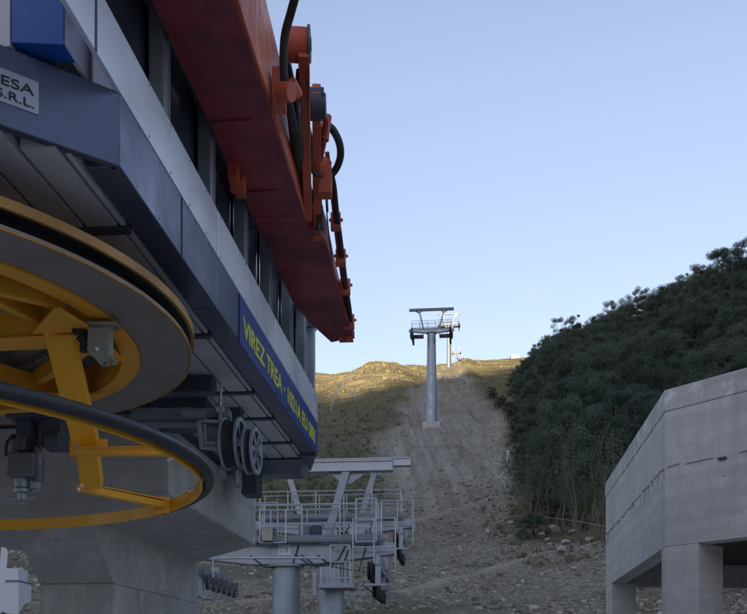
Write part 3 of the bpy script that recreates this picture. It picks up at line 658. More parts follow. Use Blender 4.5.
mb = MB(); mb.hull8([W(s_r-.085, -1, zb+.02), W(s_r-.062, -1, zb+.02), W(s_r+.012, 7.4, zb+.02), W(s_r-.008, 7.4, zb+.02), W(s_r-.07, -1, 5.2), W(s_r-.04, -1, 5.2), W(s_r+.034, 7.4, 4.98), W(s_r+.012, 7.4, 4.98)])
obj('side_plate', mb, 'pink', bm_)
# outer arm: wide shell with rounded shoulder and narrowing tip
out = [(s_l, 8.9), (1.62, 8.9), (1.50, 9.12), (1.44, 9.26), (1.40, 9.3), (1.375, 9.42), (1.37, 9.6), (1.395, 10.6), (1.40, 12.2), (1.72, 12.35), (1.90, 11.6), (s_l, 10.9)]
mb = MB(); n = len(out); lo = [W(s, t, zb-.03-.008*max(0, t-10)) for s, t in out]; hi = [W(s+(.02 if s < 1.6 else -.02), t, zb+.30-.09*max(0, t-9.5)) for s, t in out]
mb.add(lo+hi, [tuple(range(n))[::-1], tuple(range(n, 2*n))]+[(i, (i+1) % n, n+(i+1) % n, n+i) for i in range(n)])
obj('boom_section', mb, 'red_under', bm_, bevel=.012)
mb = MB(); mb.box((1.42, 12.1, zb-.07), (1.60, 12.3, zb-.045), W); mb.cyl(W(1.5, 12.15, zb-.1), W(1.5, 12.15, zb-.03), .035, n=10); mb.cyl(W(1.41, 12.3, zb+.03), W(1.75, 12.3, zb+.03), .05, n=14)
obj('tip_pin', mb, 'red', bm_)
# reinforcing ribs and brackets on the bottom plate's inner side
mb = MB()
for t in (7.3, 8.4): mb = MB(); mb.box((1.66, t, zb-.03), (1.97, t+.04, zb-.017), W); obj('rib', mb, 'red_under', bm_)
mb = MB(); mb.box((1.91, 7.9, zb-.16), (1.985, 8.25, zb-.02), W); mb.cyl(W(1.88, 8.08, zb-.12), W(2.0, 8.08, zb-.12), .07, n=16); obj('lug', mb, 'red', bm_)
# pin boss, link plates, cylinders (outer side)
def U(u, v, Y_): return Vector(P(u, v, Y_))
mb = MB(); mb.cyl(U(284, 44, 7.5), U(308, 44, 7.5)+Vector((0,.02,0)), .125, n=28); bs = obj('pin_boss', mb, 'red', bm_, smooth=True, bevel=.004)
mb = MB(); mb.cyl(U(308.2, 44, 7.5), U(310.4, 44, 7.5), .132, n=28); mb.cyl(U(310.4, 44, 7.5), U(311.4, 44, 7.5), .05, n=12); obj('pin_cap', mb, 'dark_steel', bs, smooth=True)
mb = MB(); a, b = U(303.5, 50, 7.45), U(308, 215, 9.2); mb.bar(a, b, .085, .13, (0, 0, 1), .075, .16); mb.bar(U(309, 62, 7.5), U(309.6, 190, 8.9), .012, .12)
obj('link_plate', mb, 'red', bm_, bevel=.008)
mb = MB(); a, b = U(316.5, 88, 8.2), U(317, 236, 9.5); mb.bar(a, b, .075, .14, (0, 0, 1), .085, .16); obj('link_plate', mb, 'red', bm_, bevel=.008)
mb = MB(); mb.cyl(U(309, 104, 8.3), U(322, 104, 8.3), .13, n=24); bo2 = obj('pin_boss', mb, 'dark_steel', bm_, smooth=True, bevel=.004)
mb = MB(); mb.cyl(U(322, 106, 8.3), U(326, 106, 8.3), .10, n=20); mb.cyl(U(321, 95, 8.25), U(324, 95, 8.25), .06, n=12); obj('pin_cap', mb, 'dark_steel', bo2, smooth=True)
# hydraulic cylinder along the boom's flank
mb = MB(); mb.tube([U(288, 80, 7.3), U(294, 120, 7.9), U(301, 185, 8.9)], .055, 16); cyl_ = obj('hydraulic_cylinder', mb, 'black', bm_, smooth=True)
mb = MB(); mb.cyl(U(301, 185, 8.9), U(309, 222, 9.5), .03, n=14); obj('piston_rod', mb, 'dark_steel', cyl_, smooth=True)
mb = MB(); mb.box(U(272, 103, 7.2), U(287, 78, 7.35)); mb.cyl(U(279, 92, 7.15), U(292, 92, 7.1), .07, n=16); mb.cyl(U(290, 82, 7.2), U(297, 96, 7.3), .05, n=12); obj('clevis', mb, 'red', bm_, bevel=.006)
mb = MB(); mb.bar(U(296, 160, 8.6), U(298, 200, 9.0), .10, .18); obj('rope_guard', mb, 'black', bm_, bevel=.01)
mb = MB(); mb.cyl(U(315, 182, 9.0), U(332, 182, 9.0), .085, n=20); mb.box(U(318, 192, 8.9), U(332, 172, 9.05)); mb.cyl(U(322, 168, 8.95), U(328, 160, 8.95), .05, n=12); obj('valve_block', mb, 'red', bm_, bevel=.006)
mb = MB(); mb.box(U(317, 226, 9.2), U(323.5, 210, 9.3)); mb.cyl(U(320, 210, 9.25), U(320, 203, 9.25), .02, n=8); mb.cyl(U(318, 230, 9.2), U(318, 225, 9.2), .025, n=8); obj('valve', mb, 'black', bm_, bevel=.004)
for pts in ([(327, 116), (325, 130), (324, 140)],): 
    mb = MB(); mb.tube([U(*p, 8.6) for p in pts], .045, 10); obj('cylinder_eye', mb, 'red', bm_, smooth=True)
mb = MB()
for u0, u1 in ((321, 322), (327, 328)): mb.cyl(U(u0, 192, 9.0), U(u1, 212, 9.2), .006, n=6)
obj('control_rod', mb, 'dark_steel', bm_)
def smooth_pts(pts, n=8):
    pts = [Vector(p) for p in pts]; out = []
    for i in range(len(pts)-1):
        p0, p1, p2, p3 = pts[max(i-1, 0)], pts[i], pts[i+1], pts[min(i+2, len(pts)-1)]
        for k in range(n):
            t = k/n; out.append(.5*((2*p1)+(-p0+p2)*t+(2*p0-5*p1+4*p2-p3)*t*t+(-p0+3*p1-3*p2+p3)*t**3))
    return out+[pts[-1]]
def hose(pts, r, mat='black'):
    mb = MB(); mb.tube(smooth_pts([U(*p) for p in pts]), r, 10); return obj('hose', mb, mat, bm_, smooth=True)
hose([(228, -128, 5.95), (252, -128, 6.2), (284, -95, 6.4), (300, -40, 6.6), (296, -8, 6.8), (291, 12, 6.95), (285, 35, 7.05), (283.5, 60, 7.12), (285, 85, 7.2), (289, 103, 7.35), (295, 130, 7.8)], .032)
hose([(288, 62, 7.2), (292, 80, 7.3), (296, 100, 7.4), (298, 128, 7.8)], .022)
hose([(327, 125, 8.7), (333, 130, 8.75), (339, 142, 8.8), (340.5, 155, 8.9), (337, 167, 9.0), (331, 175, 9.05)], .035)
hose([(331, 172, 9.0), (334, 186, 9.15), (336.5, 210, 9.4), (341, 245, 9.9), (346, 285, 10.8), (350, 312, 11.6), (352, 335, 12.3)], .026)
hose([(299, 70, 7.6), (297, 110, 7.9), (303, 150, 8.4), (311, 195, 9.0), (318, 212, 9.3)], .024)
hose([(306, 118, 8.1), (311, 140, 8.4), (312, 170, 8.7), (322, 176, 8.9)], .018)
hose([(322, 110, 8.3), (326, 122, 8.5), (324, 140, 8.6), (320, 160, 8.8)], .026, 'red_under')
hose([(327, 152, 8.9), (329, 168, 9.0), (333, 200, 9.3), (337, 238, 9.8), (342, 275, 10.6), (347, 310, 11.6), (349, 335, 12.3)], .022, 'red_under')
hose([(330, 170, 9.1), (335.5, 200, 9.3), (339.5, 238, 9.8), (344.5, 278, 10.6), (349, 312, 11.6), (352, 330, 12.2)], .02)
hose([(325, 178, 9.1), (327, 215, 9.5), (331, 250, 10.0), (338, 290, 10.9), (344, 325, 11.9)], .007)
for (u, v, Y_) in ((337, 222, 9.6), (342, 258, 10.15), (346.5, 287, 10.9), (350.5, 322, 11.9)):
    mb = MB(); wd = .075*Y_/9.6; mb.box(U(u-6.5, v+5, Y_-.05), U(u+4, v-5, Y_+.06)); mb.cyl(U(u-8, v-2, Y_), U(u+6, v-2, Y_), .018, n=8); obj('hose_clamp', mb, 'red', bm_, bevel=.006)

# ---------------------------------------------------------------- lift towers
def train_off(near, sg): return 2.6 if (near and sg > 0) else 0.
def tower(name, label, Yt, zbase, ztop, s0=4.69, r0=.42, r1=.30, half=2.6, gh=2.2, near=False, group=None, ped=True):
    """ztop = level of the crossbeam's top; gh = gantry height above it"""
    t = (Yt - s0*sa)/ca; base = W(s0, t, zbase); e_ = empty(name, base, label, 'lift tower', group)
    def L(ds, dt, z): return W(s0+ds, t+dt, z)
    seg = 28
    mb = MB(); mb.tube([L(0, 0, zbase-.5), L(0, 0, ztop-.55)], [r0, r1], seg)
    mb.cyl(L(0, 0, ztop-.60), L(0, 0, ztop-.545), r1*1.3, n=seg)
    if ped: mb.cyl(L(0, 0, zbase-.3), L(0, 0, zbase+.1), r0*1.35, n=seg)
    obj('column', mb, 'galv' if Yt < 200 else 'galv_dark', e_, smooth=True)
    if ped: mb = MB(); mb.box((s0-1.1, t-1.1, zbase-1.5), (s0+1.1, t+1.1, zbase+.12), W); obj('footing', mb, 'concrete_band', e_)
    # crossbeam, deeper at the middle
    mb = MB(); hw = .22; pol = [(-half-.3, ztop-.30), (-half-.3, ztop), (half+.3, ztop), (half+.3, ztop-.30), (.9, ztop-.54), (-.9, ztop-.54)]
    mb.prism([L(a, -hw, z) for a, z in pol], Vector(W(0, 2*hw, 0))-Vector(W(0, 0, 0)))
    cbm = obj('crossbeam', mb, 'galv' if Yt < 200 else 'galv_dark', e_, bevel=.01)
    # inclined struts and gantry
    zt = ztop+gh
    for sg in (-1, 1):
        mb = MB(); mb.bar(L(sg*1.05, 0, ztop), L(sg*1.62, 0, zt-.26), .20, .26, (0, 1, 0)); 
        mb.prism([L(sg*1.1, -.02, zt-.262), L(sg*2.25, -.02, zt-.262), L(sg*1.72, -.02, zt-.62), L(sg*1.55, -.02, zt-.62)], Vector(W(0, .04, 0)))
        obj('strut', mb, 'galv', e_, bevel=.008)
    mb = MB()
    for dt in (-.0,): mb.box((s0-half-.25, t-.13, zt-.26), (s0+half+.25, t+.13, zt-.04), W); mb.box((s0-half-.25, t-.17, zt-.04), (s0+half+.25, t+.17, zt), W); mb.box((s0-half-.25, t-.17, zt-.29), (s0+half+.25, t+.17, zt-.262), W)
    obj('gantry_beam', mb, 'galv_light' if near else 'galv_dark', e_)
    # catwalk railing along the beam
    def rail(a, b, dt, z0, h_, n_, mbx, r=.022):
        for z in (z0+h_, z0+h_*.5): mbx.cyl(L(a, dt, z), L(b, dt, z), r, n=6)
        for i in range(n_+1): x = a+(b-a)*i/n_; mbx.cyl(L(x, dt, z0), L(x, dt, z0+h_), r, n=6)
    mb = MB(); rail(-half+.1, half-.1, -.42, ztop, 1.0, 5, mb); rail(-half+.1, half-.1, .42, ztop, 1.0, 5, mb)
    if near:
        rail(-half-.35, -half+.75, -.5, ztop-.9, 1.5, 2, mb); rail(half-.75, half+.35, -.5, ztop-.9, 1.5, 2, mb)
    obj('railing', mb, 'galv_light' if near else 'galv_dark', e_)
    mb = MB(); mb.box((s0-half, t-.45, ztop+.012), (s0+half, t-.26, ztop+.05), W); mb.box((s0-half, t+.26, ztop+.012), (s0+half, t+.45, ztop+.05), W); obj('catwalk', mb, 'galv_dark', e_)
    if not near:
        for sg in (-1, 1):
            mb = MB(); mb.box((s0+sg*half*.72-.9, t-.7, ztop-1.0), (s0+sg*half*.72+.9, t+.7, ztop-.93), W)
            for a_ in (-.85, .85): mb.bar(L(sg*half*.72+a_, 0, ztop-.97), L(sg*half*.72+a_, 0, ztop-.28), .10, .10, (0, 1, 0))
            obj('work_platform', mb, 'galv_dark', e_)
    if near:
        for dt in (-.46, .46): mb = MB(); mb.box((s0-half, t+dt-.01, ztop+.052), (s0+half, t+dt+.01, ztop+.19), W); obj('toe_board', mb, 'galv_dark', e_)
        rq = random.Random(int(Yt)); 
        for q_ in range(7):
            x0 = rq.uniform(-half+.2, half-.3); mb = MB(); h_ = rq.uniform(.15, .5); mb.box((s0+x0, t+.1, ztop+.055), (s0+x0+rq.uniform(.12, .35), t+.35, ztop+.06+h_), W); obj('equipment_box', mb, rq.choice(('galv_dark', 'motor', 'dark_steel')), e_, bevel=.004)
        for q_ in range(4):
            x0 = rq.uniform(-half+.1, half-.5); mb = MB(); mb.tube([L(x0, -.24, ztop-.05), L(x0+.2, -.27, ztop-.45-.1*q_), L(x0+.9, -.26, ztop-.62), L(x0+1.3, -.24, ztop-.3)], .018, 6); obj('cable', mb, 'black', e_, smooth=True)
    # sheave trains on both rope lines
    for sg in (-1, 1):
        x0 = sg*half; mb = MB(); to = train_off(near, sg); L_ = L; L = (lambda a, b, c, f=L_, o=to: f(a, b+o, c)) if to else L_
        mb.bar(L(x0, -1.7-to, ztop-.62), L(x0, 1.7, ztop-.56), .10, .22)
        for q_ in (-1.1, 0, 1.1): mb.bar(L(x0, q_-.5, ztop-.80), L(x0, q_+.5, ztop-.80), .14, .13)
        mb.bar(L(x0, 0, ztop-.31), L(x0, 0, ztop-.7), .25, .25, (0, 1, 0))
        if near:
            pass
        trn = obj('sheave_train', mb, 'galv', e_)
        fk = 1. if near else 2.0
        for q_, lz in [(q, 0) for q in (-1.5, -.9, -.3, .3, .9, 1.5)]+([(q, .42) for q in (-1.2, -.6, 0., .6, 1.2)] if near and sg < 0 else []):
            mb = MB(); c = Vector(L(x0-sg*(.10 if lz else .2), q_*(1 if near else 1.3), (ztop-.86 if near else ztop-.95)-lz)); axv = Vector(W(1, 0, 0))-Vector(W(0, 0, 0))
            mb.ring(c, [(a*fk, b*fk) for a, b in [(.05, -.05), (.20, -.05), (.24, -.06), (.24, -.03), (.20, 0), (.24, .03), (.24, .06), (.20, .05), (.05, .05)]], 20, axis=axv)
            obj('sheave', mb, 'motor' if sg > 0 else 'black', trn, smooth=True)
        if near:
            for q_ in (-1.6, -.2, 1.2): mb = MB(); mb.bar(L(x0, q_, ztop-.55), L(x0, q_, ztop-1.25), .14, .10, (0, 1, 0)); mb.bar(L(x0-.25, q_, ztop-1.22), L(x0+.35, q_, ztop-1.22), .08, .06); obj('catcher', mb, 'galv', e_, bevel=.005)
            mb = MB(); mb.cyl(L(x0+.4, -1.7, ztop-1.2), L(x0+.4, 1.7, ztop-1.2), .025, n=6); obj('rope_guard', mb, 'galv_light', e_)
        L = L_
    return e_, L, t
def zr(v, Y_): return (667-v)/950*Y_
SH = 5.0   # lift line bears a touch right of the station's own line
tA, LA, ta = tower('lift_tower', 'nearest grey steel lift tower, its crossbeam carrying a small white number plate', 25.3, H(*W(4.69, 25, 0)[:2]), zr(545, 25.3), r0=.39, r1=.37, near=True, ped=False)
tB, LB, tb = tower('lift_tower', 'second grey steel lift tower with a caged platform on its column, close behind the nearest', 34.0, H(*W(4.69, 34, 0)[:2]), zr(521, 34.0), r0=.46, r1=.45, near=True, ped=False)
# number plate on the first crossbeam
zt = zr(545, 25.3)
mb = MB(); mb.box((4.69-.17, ta-.235, zt-.30), (4.69+.17, ta-.223, zt-.02), W); npl = obj('number_plate', mb, 'white', tA)
text('lettering', '- 1', .2, W(4.69+.11, ta-.236, zt-.24), -Vector(W(1, 0, 0)), (0, 0, 1), 'ink', npl)
# small electric box and cage details
mb = MB(); mb.box((4.69+.25, ta-.62, zt+.04), (4.69+.52, ta-.46, zt+.38), W); obj('control_box', mb, 'bracket', tA)
mb = MB(); mb.cyl(LA(3.55, -.9, zt-.42), LA(-1.1, -.55, zt-.42), .03, n=8); obj('hand_bar', mb, 'galv_light', tA)
def cage(L, x0, x1, dt, z0, z1, e_, r=.03, name='ladder_cage'):
    mb = MB()
    for x in (x0, x1): mb.cyl(L(x, dt, z0), L(x, dt, z1), r, n=6)
    for z in (z0, (z0+z1)/2, z1): mb.cyl(L(x0, dt, z), L(x1, dt, z), r, n=6)
    n_ = 5
    for i in range(1, n_): x = x0+(x1-x0)*i/n_; mb.cyl(L(x, dt+.06, z0), L(x, dt+.06, (z0+z1)/2), r*.5, n=6)
    for x in (x0, x1): mb.cyl(L(x, dt, z1), L(x, dt+.8, z1), r, n=6)
    return obj(name, mb, 'galv_light', e_)
Yc = 33.2
def LBu(u): return (463-u)*Yc/950-4.69
cage(LB, LBu(322), LBu(352), -.95, zr(584, 33), zr(523, 33), tB)
mb = MB(); mb.box((4.69+LBu(355), tb-1.0, zr(588, 33)), (4.69+LBu(319), tb+.4, zr(583, 33)), W); obj('platform', mb, 'galv', tB, bevel=.01)
mb = MB(); mb.box((4.69+LBu(338), tb-.5, zr(582, 33)), (4.69+LBu(322), tb-.1, zr(556, 33)), W); mb.box((4.69+LBu(318), tb-1.0, zr(595, 33)), (4.69+LBu(314), tb-.8, zr(572, 33)), W); obj('cable_duct', mb, 'galv', tB)
cage(LA, (463-378)*25/950-4.69, (463-358)*25/950-4.69, -.5, zt+.0, zt+1.1, tA, .022)
cage(LA, (463-288)*25/950-4.69, (463-262)*25/950-4.69, -.5, zt+.0, zt+.85, tA, .022)
cage(LA, (463-352)*25/950-4.69, (463-333)*25/950-4.69, -.55, zt-.95, zt-.1, tA, .022)
# towers up the hill
for m_ in ('galv_light',): pass
far = [('third lift tower, tall pale column on a footing halfway up the gravel piste', 125., 431.5, 428, 329, 18.4, 46),
       ('slim pale lift tower standing right on the sunlit crest', 240., 449, 364, 323, 10, 24),
       ('small lift tower beyond the crest, the taller of the two far ones', 560., 456.5, 364, 352, 8, 10),
       ('tiniest lift tower at the far end of the line, beyond the crest', 860., 460.5, 362, 357.5, 6, 7)]
for (lab, Yt, u, vb, vt, hh_, wpx) in far:
    s0 = (463-u)*Yt/950/1.0044; half = wpx*Yt/950/2-.35
    x, y, _ = P(u, vb, Yt); zb_ = H(x, y)+.35
    tower('lift_tower', lab, Yt, zb_, zr(vt, Yt), s0=s0, r0=.75 if Yt < 200 else .6, r1=.55 if Yt < 200 else .45, half=half, gh=2.7 if Yt < 200 else 2.4, ped=Yt < 200)

# ---------------------------------------------------------------- unfinished concrete building, right
bl = empty('concrete_building', (5.5, 16, -1.6), 'unfinished raw concrete building on square columns at the right, before the wood', 'building')
K = Vector(((665-373.5)/950*14, 14, 0)); dA = Vector(((489-373.5)/950, 1, 0)).normalized(); dB = Vector((-(-332-373.5)/950, -1, 0)).normalized()
Ka = K+dA*7.15; Kb = K+dB*9.0; zt_, zl = 4.08, 1.77
nA = Vector((-dA.y, dA.x, 0)); nB = Vector((dB.y, -dB.x, 0)); nB = nB if nB.y < 0 else -nB
th = .32; back = Vector((5.5, 3.2, 0))
bis = (nA+nB).normalized()/((nA+nB).normalized().dot(nA))
def panel(pts_out, pts_in, z0, z1, mb): 
    n = len(pts_out); ring = pts_out+pts_in[::-1]; mb.prism([onplan(p, z0) for p in ring], (0, 0, z1-z0))
o1 = [Ka, K, Kb]; i1 = [Ka-nA*th, K-bis*th, Kb-nB*th]
mb = MB(); panel(o1, i1, zl, 3.755, mb); wl = obj('wall', mb, 'concrete', bl, bevel=.012)
mb = MB(); panel([p+b_*.012 for p, b_ in zip(o1, (nA, bis, nB))], i1, 3.757, zt_, mb); obj('parapet', mb, 'concrete_band', bl, bevel=.02)
# rough construction joint: small ragged lips of leaked concrete
mb = MB(); rnd = random.Random(3)
for (a, b, nn) in ((K, Ka, nA), (K, Kb, nB)):
    d = (b-a).normalized(); L_ = (b-a).length; x = .05
    while x < L_-.2:
        l = rnd.uniform(.08, .5); z = 2.93+rnd.uniform(-.02, .02)
        if rnd.random() < (.95 if nn is nA else .5):
            p = a+d*x+nn*.008; q = a+d*(x+l)+nn*.008; mb.bar(onplan(p, z), onplan(q, z+rnd.uniform(-.02, .02)), .022, rnd.uniform(.008, .022))
        if rnd.random() < .5 and nn is nA:
            p = a+d*x+nn*.006; mb.bar(onplan(p, z), onplan(p+d*rnd.uniform(.02, .2), z-rnd.uniform(.05, .2)), .012, .012)
        x += l+rnd.uniform(.0, .10)
obj('joint_lip', mb, 'concrete_up', wl)
mb = MB()
for x in (.9, 1.35): 
    p = K+dB*x+nB*.02; mb.bar(onplan(p, 2.905), onplan(p+dB*.12, 2.90), .04, .03)
obj('rebar_stub', mb, 'dark_steel', wl)
# roof slab and ceiling beams
C3 = Kb+Vector((3.0, 5.5, 0)); C4 = Ka+Vector((7.5, 1.0, 0))
mb = MB(); mb.prism([onplan(p, 2.25) for p in (Ka-nA*th, K-bis*th, Kb-nB*th, C3, C4)], (0, 0, .25)); obj('roof_slab', mb, 'concrete_shade', bl)
mb = MB(); mb.prism([onplan(p, zl) for p in (C4, C3, C3-Vector((.3, .2, 0)), C4-Vector((.3, .2, 0)))], (0, 0, 2.3)); mb.prism([onplan(p, zl) for p in (Ka-nA*.4, C4-Vector((.35, 0, 0)), C4-Vector((.35, .4, 0)), Ka-nA*.4-Vector((0, .4, 0)))], (0, 0, 2.3)); obj('wall', mb, 'concrete', bl)
# columns
def colm(p, d, w1, nrm, w2, z1=zl-.002):
    n_ = Vector(nrm); b = Vector(d); mb = MB(); zg = H(p.x, p.y)-.6
    pts = [p, p+b*w1, p+b*w1-n_*w2, p-n_*w2]; mb.prism([onplan(q_, zg) for q_ in pts], (0, 0, z1-zg)); obj('column', mb, 'concrete', bl, bevel=.012)
# corner column: front face along B between u 665..697
def onB(u): a = (u-373.5)/950; t = (K.x-a*K.y)/(a*dB.y-dB.x); return t
def onA(u): a = (u-373.5)/950; t = (K.x-a*K.y)/(a*dA.y-dA.x); return t
wB = onB(698); zg = H(K.x, K.y)-.6
mb = MB(); q_ = [K+dA*.03, K+dB*wB, K+dB*wB+Vector((.30, .42, 0)), K+dA*.75+Vector((.25, -.1, 0)), K+dA*.55]
q_ = [K+dA*.0+bis*(-.002), K+dB*wB-nB*.002, K+dB*wB-nB*.62, K+dA*.30-nA*.55, K+dA*.30-nA*.002]
mb.prism([onplan(p, zg) for p in q_], (0, 0, zl-.002-zg)); obj('column', mb, 'concrete', bl, bevel=.012)
colm(Ka-nA*.002-dA*onA(605)*0-dA*0.02, -dA, 1.0, nA, .5)
colm(K+dB*(onB(697)+3.4)-nB*.002, dB, .7, nB, .6)
# far-side columns and inner retaining wall
for p in (C3-Vector((.7, .5, 0)), C4-Vector((.8, .6, 0)), (C3+C4)/2-Vector((.5, .4, 0)), Ka+Vector((3.6, .6, 0))):
    colm(p, (1, 0, 0), .45, (0, -1, 0), .45, 2.249)
mb = MB(); pA_ = K+dB*.9-nB*3.6+dA*.5; pB_ = K+dB*9-nB*3.6; mb.prism([onplan(p, .80) for p in (pA_, pB_, pB_-nB*.3, pA_-nB*.3)], (0, 0, 1.44)); obj('inner_beam', mb, 'concrete_shade', bl)
# heaped gravel in and behind the building
gv = MB()

# ---------------------------------------------------------------- small things on the slope
def rock_mesh(name, seed, flat_=.6):
    import bmesh
    b = bmesh.new(); bmesh.ops.create_icosphere(b, subdivisions=3, radius=1); r_ = random.Random(seed)
    pl_ = [(Vector((r_.gauss(0, 1), r_.gauss(0, 1), r_.gauss(0, .8))).normalized(), r_.uniform(.35, .75)) for _ in range(11)]
    for v in b.verts:
        for n_, d_ in pl_:
            e = v.co.dot(n_)-d_
            if e > 0: v.co -= n_*e
        v.co *= 1+r_.uniform(-.03, .03); v.co.z *= flat_
    me = bpy.data.meshes.new(name); b.to_mesh(me); b.free(); return me
k = NB('pale_rock'); n1 = k.noise(2.5, 8, .7); k.bump(n1, .6, .05); M['rock'] = k.fin(k.mix(k.ramp(n1, [(.35, 0.), (.7, 1.)]), (.26, .25, .22), (.50, .49, .45)), .9, 0, .2)
k = NB('rubble_stone'); n1 = k.noise(1.1, 8, .8); oi = k.n('ShaderNodeNewGeometry').outputs['Random Per Island']
c = k.mix(k.ramp(oi, [(0., 0.), (.75, .45), (1., 1.)]), (.15, .135, .105), (.55, .51, .44)); k.bump(n1, .4, .03); M['rubble'] = k.fin(c, .95, 0, .15)
rocks = [(555, 533, .75, 'broad white boulder in the grass at the edge of the wood, the larger one', ), (572, 532, .45, 'small bright white boulder in the grass left of the concrete building'), (541, 536, .4, 'grey-white boulder just left of the broad white boulder'),
         (567, 543, .5, 'flat pale slab of rock below the small bright white boulder'), (560, 551, .55, 'pale boulder lying on the upper dirt track bank'), (589, 541, .5, 'tilted pale boulder beside the far corner of the concrete building'), (511, 524, .45, 'upright pale boulder at the gravel edge right of the piste'), (548, 541, .3, 'small pale rock between two boulders at the wood edge')]
def hit(u, v):
    x, y, z = ray_hit(u, v); return x, y
for i, (u, v, r_, lab) in enumerate(rocks):
    x, y = hit(u, v); me = rock_mesh('boulder', 50+i); me.materials.append(M['rock']); o = bpy.data.objects.new('boulder', me); C.objects.link(o)
    o.location = (x, y, H(x, y)+r_*.12); o.scale = (r_, r_*.7, r_*.8); o.rotation_euler = (random.uniform(-.3, .3), random.uniform(-.3, .3), random.uniform(0, 6)); tag(o, lab, 'boulder', 'pale boulders at the edge of the wood')
# rubble: uncountable stones
ico = rock_mesh('tmp_a', 1, .75), rock_mesh('tmp_b', 2, .6), rock_mesh('tmp_c', 5, .85)
import bmesh
low = []
for m_ in range(3):
    b = bmesh.new(); bmesh.ops.create_icosphere(b, subdivisions=1, radius=1); r_ = random.Random(m_)
    for v in b.verts: v.co *= r_.uniform(.6, 1.15); v.co.z *= .7
    b.verts.ensure_lookup_table(); low.append((np.array([v.co[:] for v in b.verts]), np.array([[v.index for v in f.verts] for f in b.faces]))); b.free()
for m_ in ico: bpy.data.meshes.remove(m_)
def scatter(n, dmin, dmax, pick, smin, smax, umin=-60, umax=800):
    a = rng.uniform((umin-373.5)/950, (umax-373.5)/950, n); y = dmin*(dmax/dmin)**rng.uniform(0, 1, n)**.9; x = a*y
    keep = pick(x, y); x, y = x[keep], y[keep]; return x, y, height(x, y), smin+(smax-smin)*rng.uniform(0, 1, len(x))**6
def rubble(n, dmin, dmax, pick, smin, smax):
    x, y, z, s = scatter(n, dmin, dmax, pick, smin, smax); Vs, Fs = [], []; o_ = 0
    for m_ in range(3):
        sel = np.arange(len(x)) % 3 == m_; bv, bf = low[m_]; k_ = sel.sum(); an = rng.uniform(0, 6.28, k_); s_ = s[sel]
        cx, sx = np.cos(an), np.sin(an); st_ = rng.uniform(.6, 1.3, (k_, 3))
        q = bv[None]*st_[:, None, :]; vx = q[..., 0]*cx[:, None]-q[..., 1]*sx[:, None]; vy = q[..., 0]*sx[:, None]+q[..., 1]*cx[:, None]
        v = np.stack([x[sel][:, None]+vx*s_[:, None], y[sel][:, None]+vy*s_[:, None], z[sel][:, None]+(q[..., 2]+.15)*s_[:, None]], -1).reshape(-1, 3)
        f = (bf[None]+(np.arange(k_)*len(bv))[:, None, None]).reshape(-1, 3)+o_; o_ += len(v); Vs.append(v); Fs.append(f)
    return np.vstack(Vs), np.vstack(Fs)
def clear(x, y): return ~((x > 3.6) & (y < 24) & (y > 10))
v1, f1_ = rubble(60000, 24, 85, lambda x, y: (piste(x, y) > rng.uniform(0.05, .8, len(x))) & (np.minimum(dist_poly(x, y, TR2), dist_poly(x, y, TR1)) > rng.uniform(.3, 1.2, len(x))) & (fbm(x, y, 4, 3, 91) > rng.uniform(-.25, .12, len(x))), .022, .20)
v2, f2_ = rubble(7000, 70, 190, lambda x, y: (piste(x, y) > .5), .04, .20)
me = np_mesh('rubble', np.vstack([v1, v2]), np.vstack([f1_, f2_+len(v1)]), M['rubble'], False); ob = bpy.data.objects.new('rubble', me); C.objects.link(ob); tag(ob, 'loose grey-brown stones strewn over the graded slope', 'rubble', kind='stuff')
# grass tufts on both sides and on the crest
k = NB('mountain_grass'); oi = k.n('ShaderNodeNewGeometry').outputs['Random Per Island']; sp = k.n('ShaderNodeSeparateXYZ'); k.link(k.co(), sp.inputs[0])
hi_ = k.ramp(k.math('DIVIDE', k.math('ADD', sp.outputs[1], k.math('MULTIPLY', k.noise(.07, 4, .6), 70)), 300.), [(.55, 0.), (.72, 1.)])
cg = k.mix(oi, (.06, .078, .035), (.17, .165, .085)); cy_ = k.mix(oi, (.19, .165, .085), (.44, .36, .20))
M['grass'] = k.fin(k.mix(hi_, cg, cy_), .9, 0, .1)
def tufts(n, dmin, dmax, pick, smin, smax, nb_=7):
    x, y, z, s = scatter(n, dmin, dmax, pick, smin, smax, -60, 620); m_ = len(x); an = rng.uniform(0, 6.28, (m_, nb_)); rad = rng.uniform(0, .45, (m_, nb_))*s[:, None]
    bx = x[:, None]+np.cos(an)*rad; by = y[:, None]+np.sin(an)*rad; lean = rng.uniform(.1, .7, (m_, nb_))*s[:, None]; hh2 = rng.uniform(.5, 1.1, (m_, nb_))*s[:, None]; wv_ = rng.uniform(.08, .2, (m_, nb_))*s[:, None]; a2 = rng.uniform(0, 3.14, (m_, nb_))
    p0 = np.stack([bx-np.cos(a2)*wv_, by-np.sin(a2)*wv_, np.broadcast_to(z[:, None]-.05, bx.shape)], -1); p1 = np.stack([bx+np.cos(a2)*wv_, by+np.sin(a2)*wv_, np.broadcast_to(z[:, None]-.05, bx.shape)], -1)
    p2 = np.stack([bx+np.cos(an)*lean, by+np.sin(an)*lean, z[:, None]+hh2], -1); Vt = np.stack([p0, p1, p2], 2).reshape(-1, 3); return Vt, np.arange(len(Vt)).reshape(-1, 3)
a_, b_ = tufts(34000, 58, 290, lambda x, y: (piste(x, y) < rng.uniform(.0, .7, len(x))) & (x < np.interp(y, RE_Y, RE_X)+6), .14, .65)
c_, d_ = tufts(14000, 165, 285, lambda x, y: fbm(x*.3, y, 6, 3, 77) > rng.uniform(-.15, .15, len(x)), .2, 1.0)
e2, f2 = tufts(6000, 48, 75, lambda x, y: (x > 7.5) & (x < 24), .12, .4)
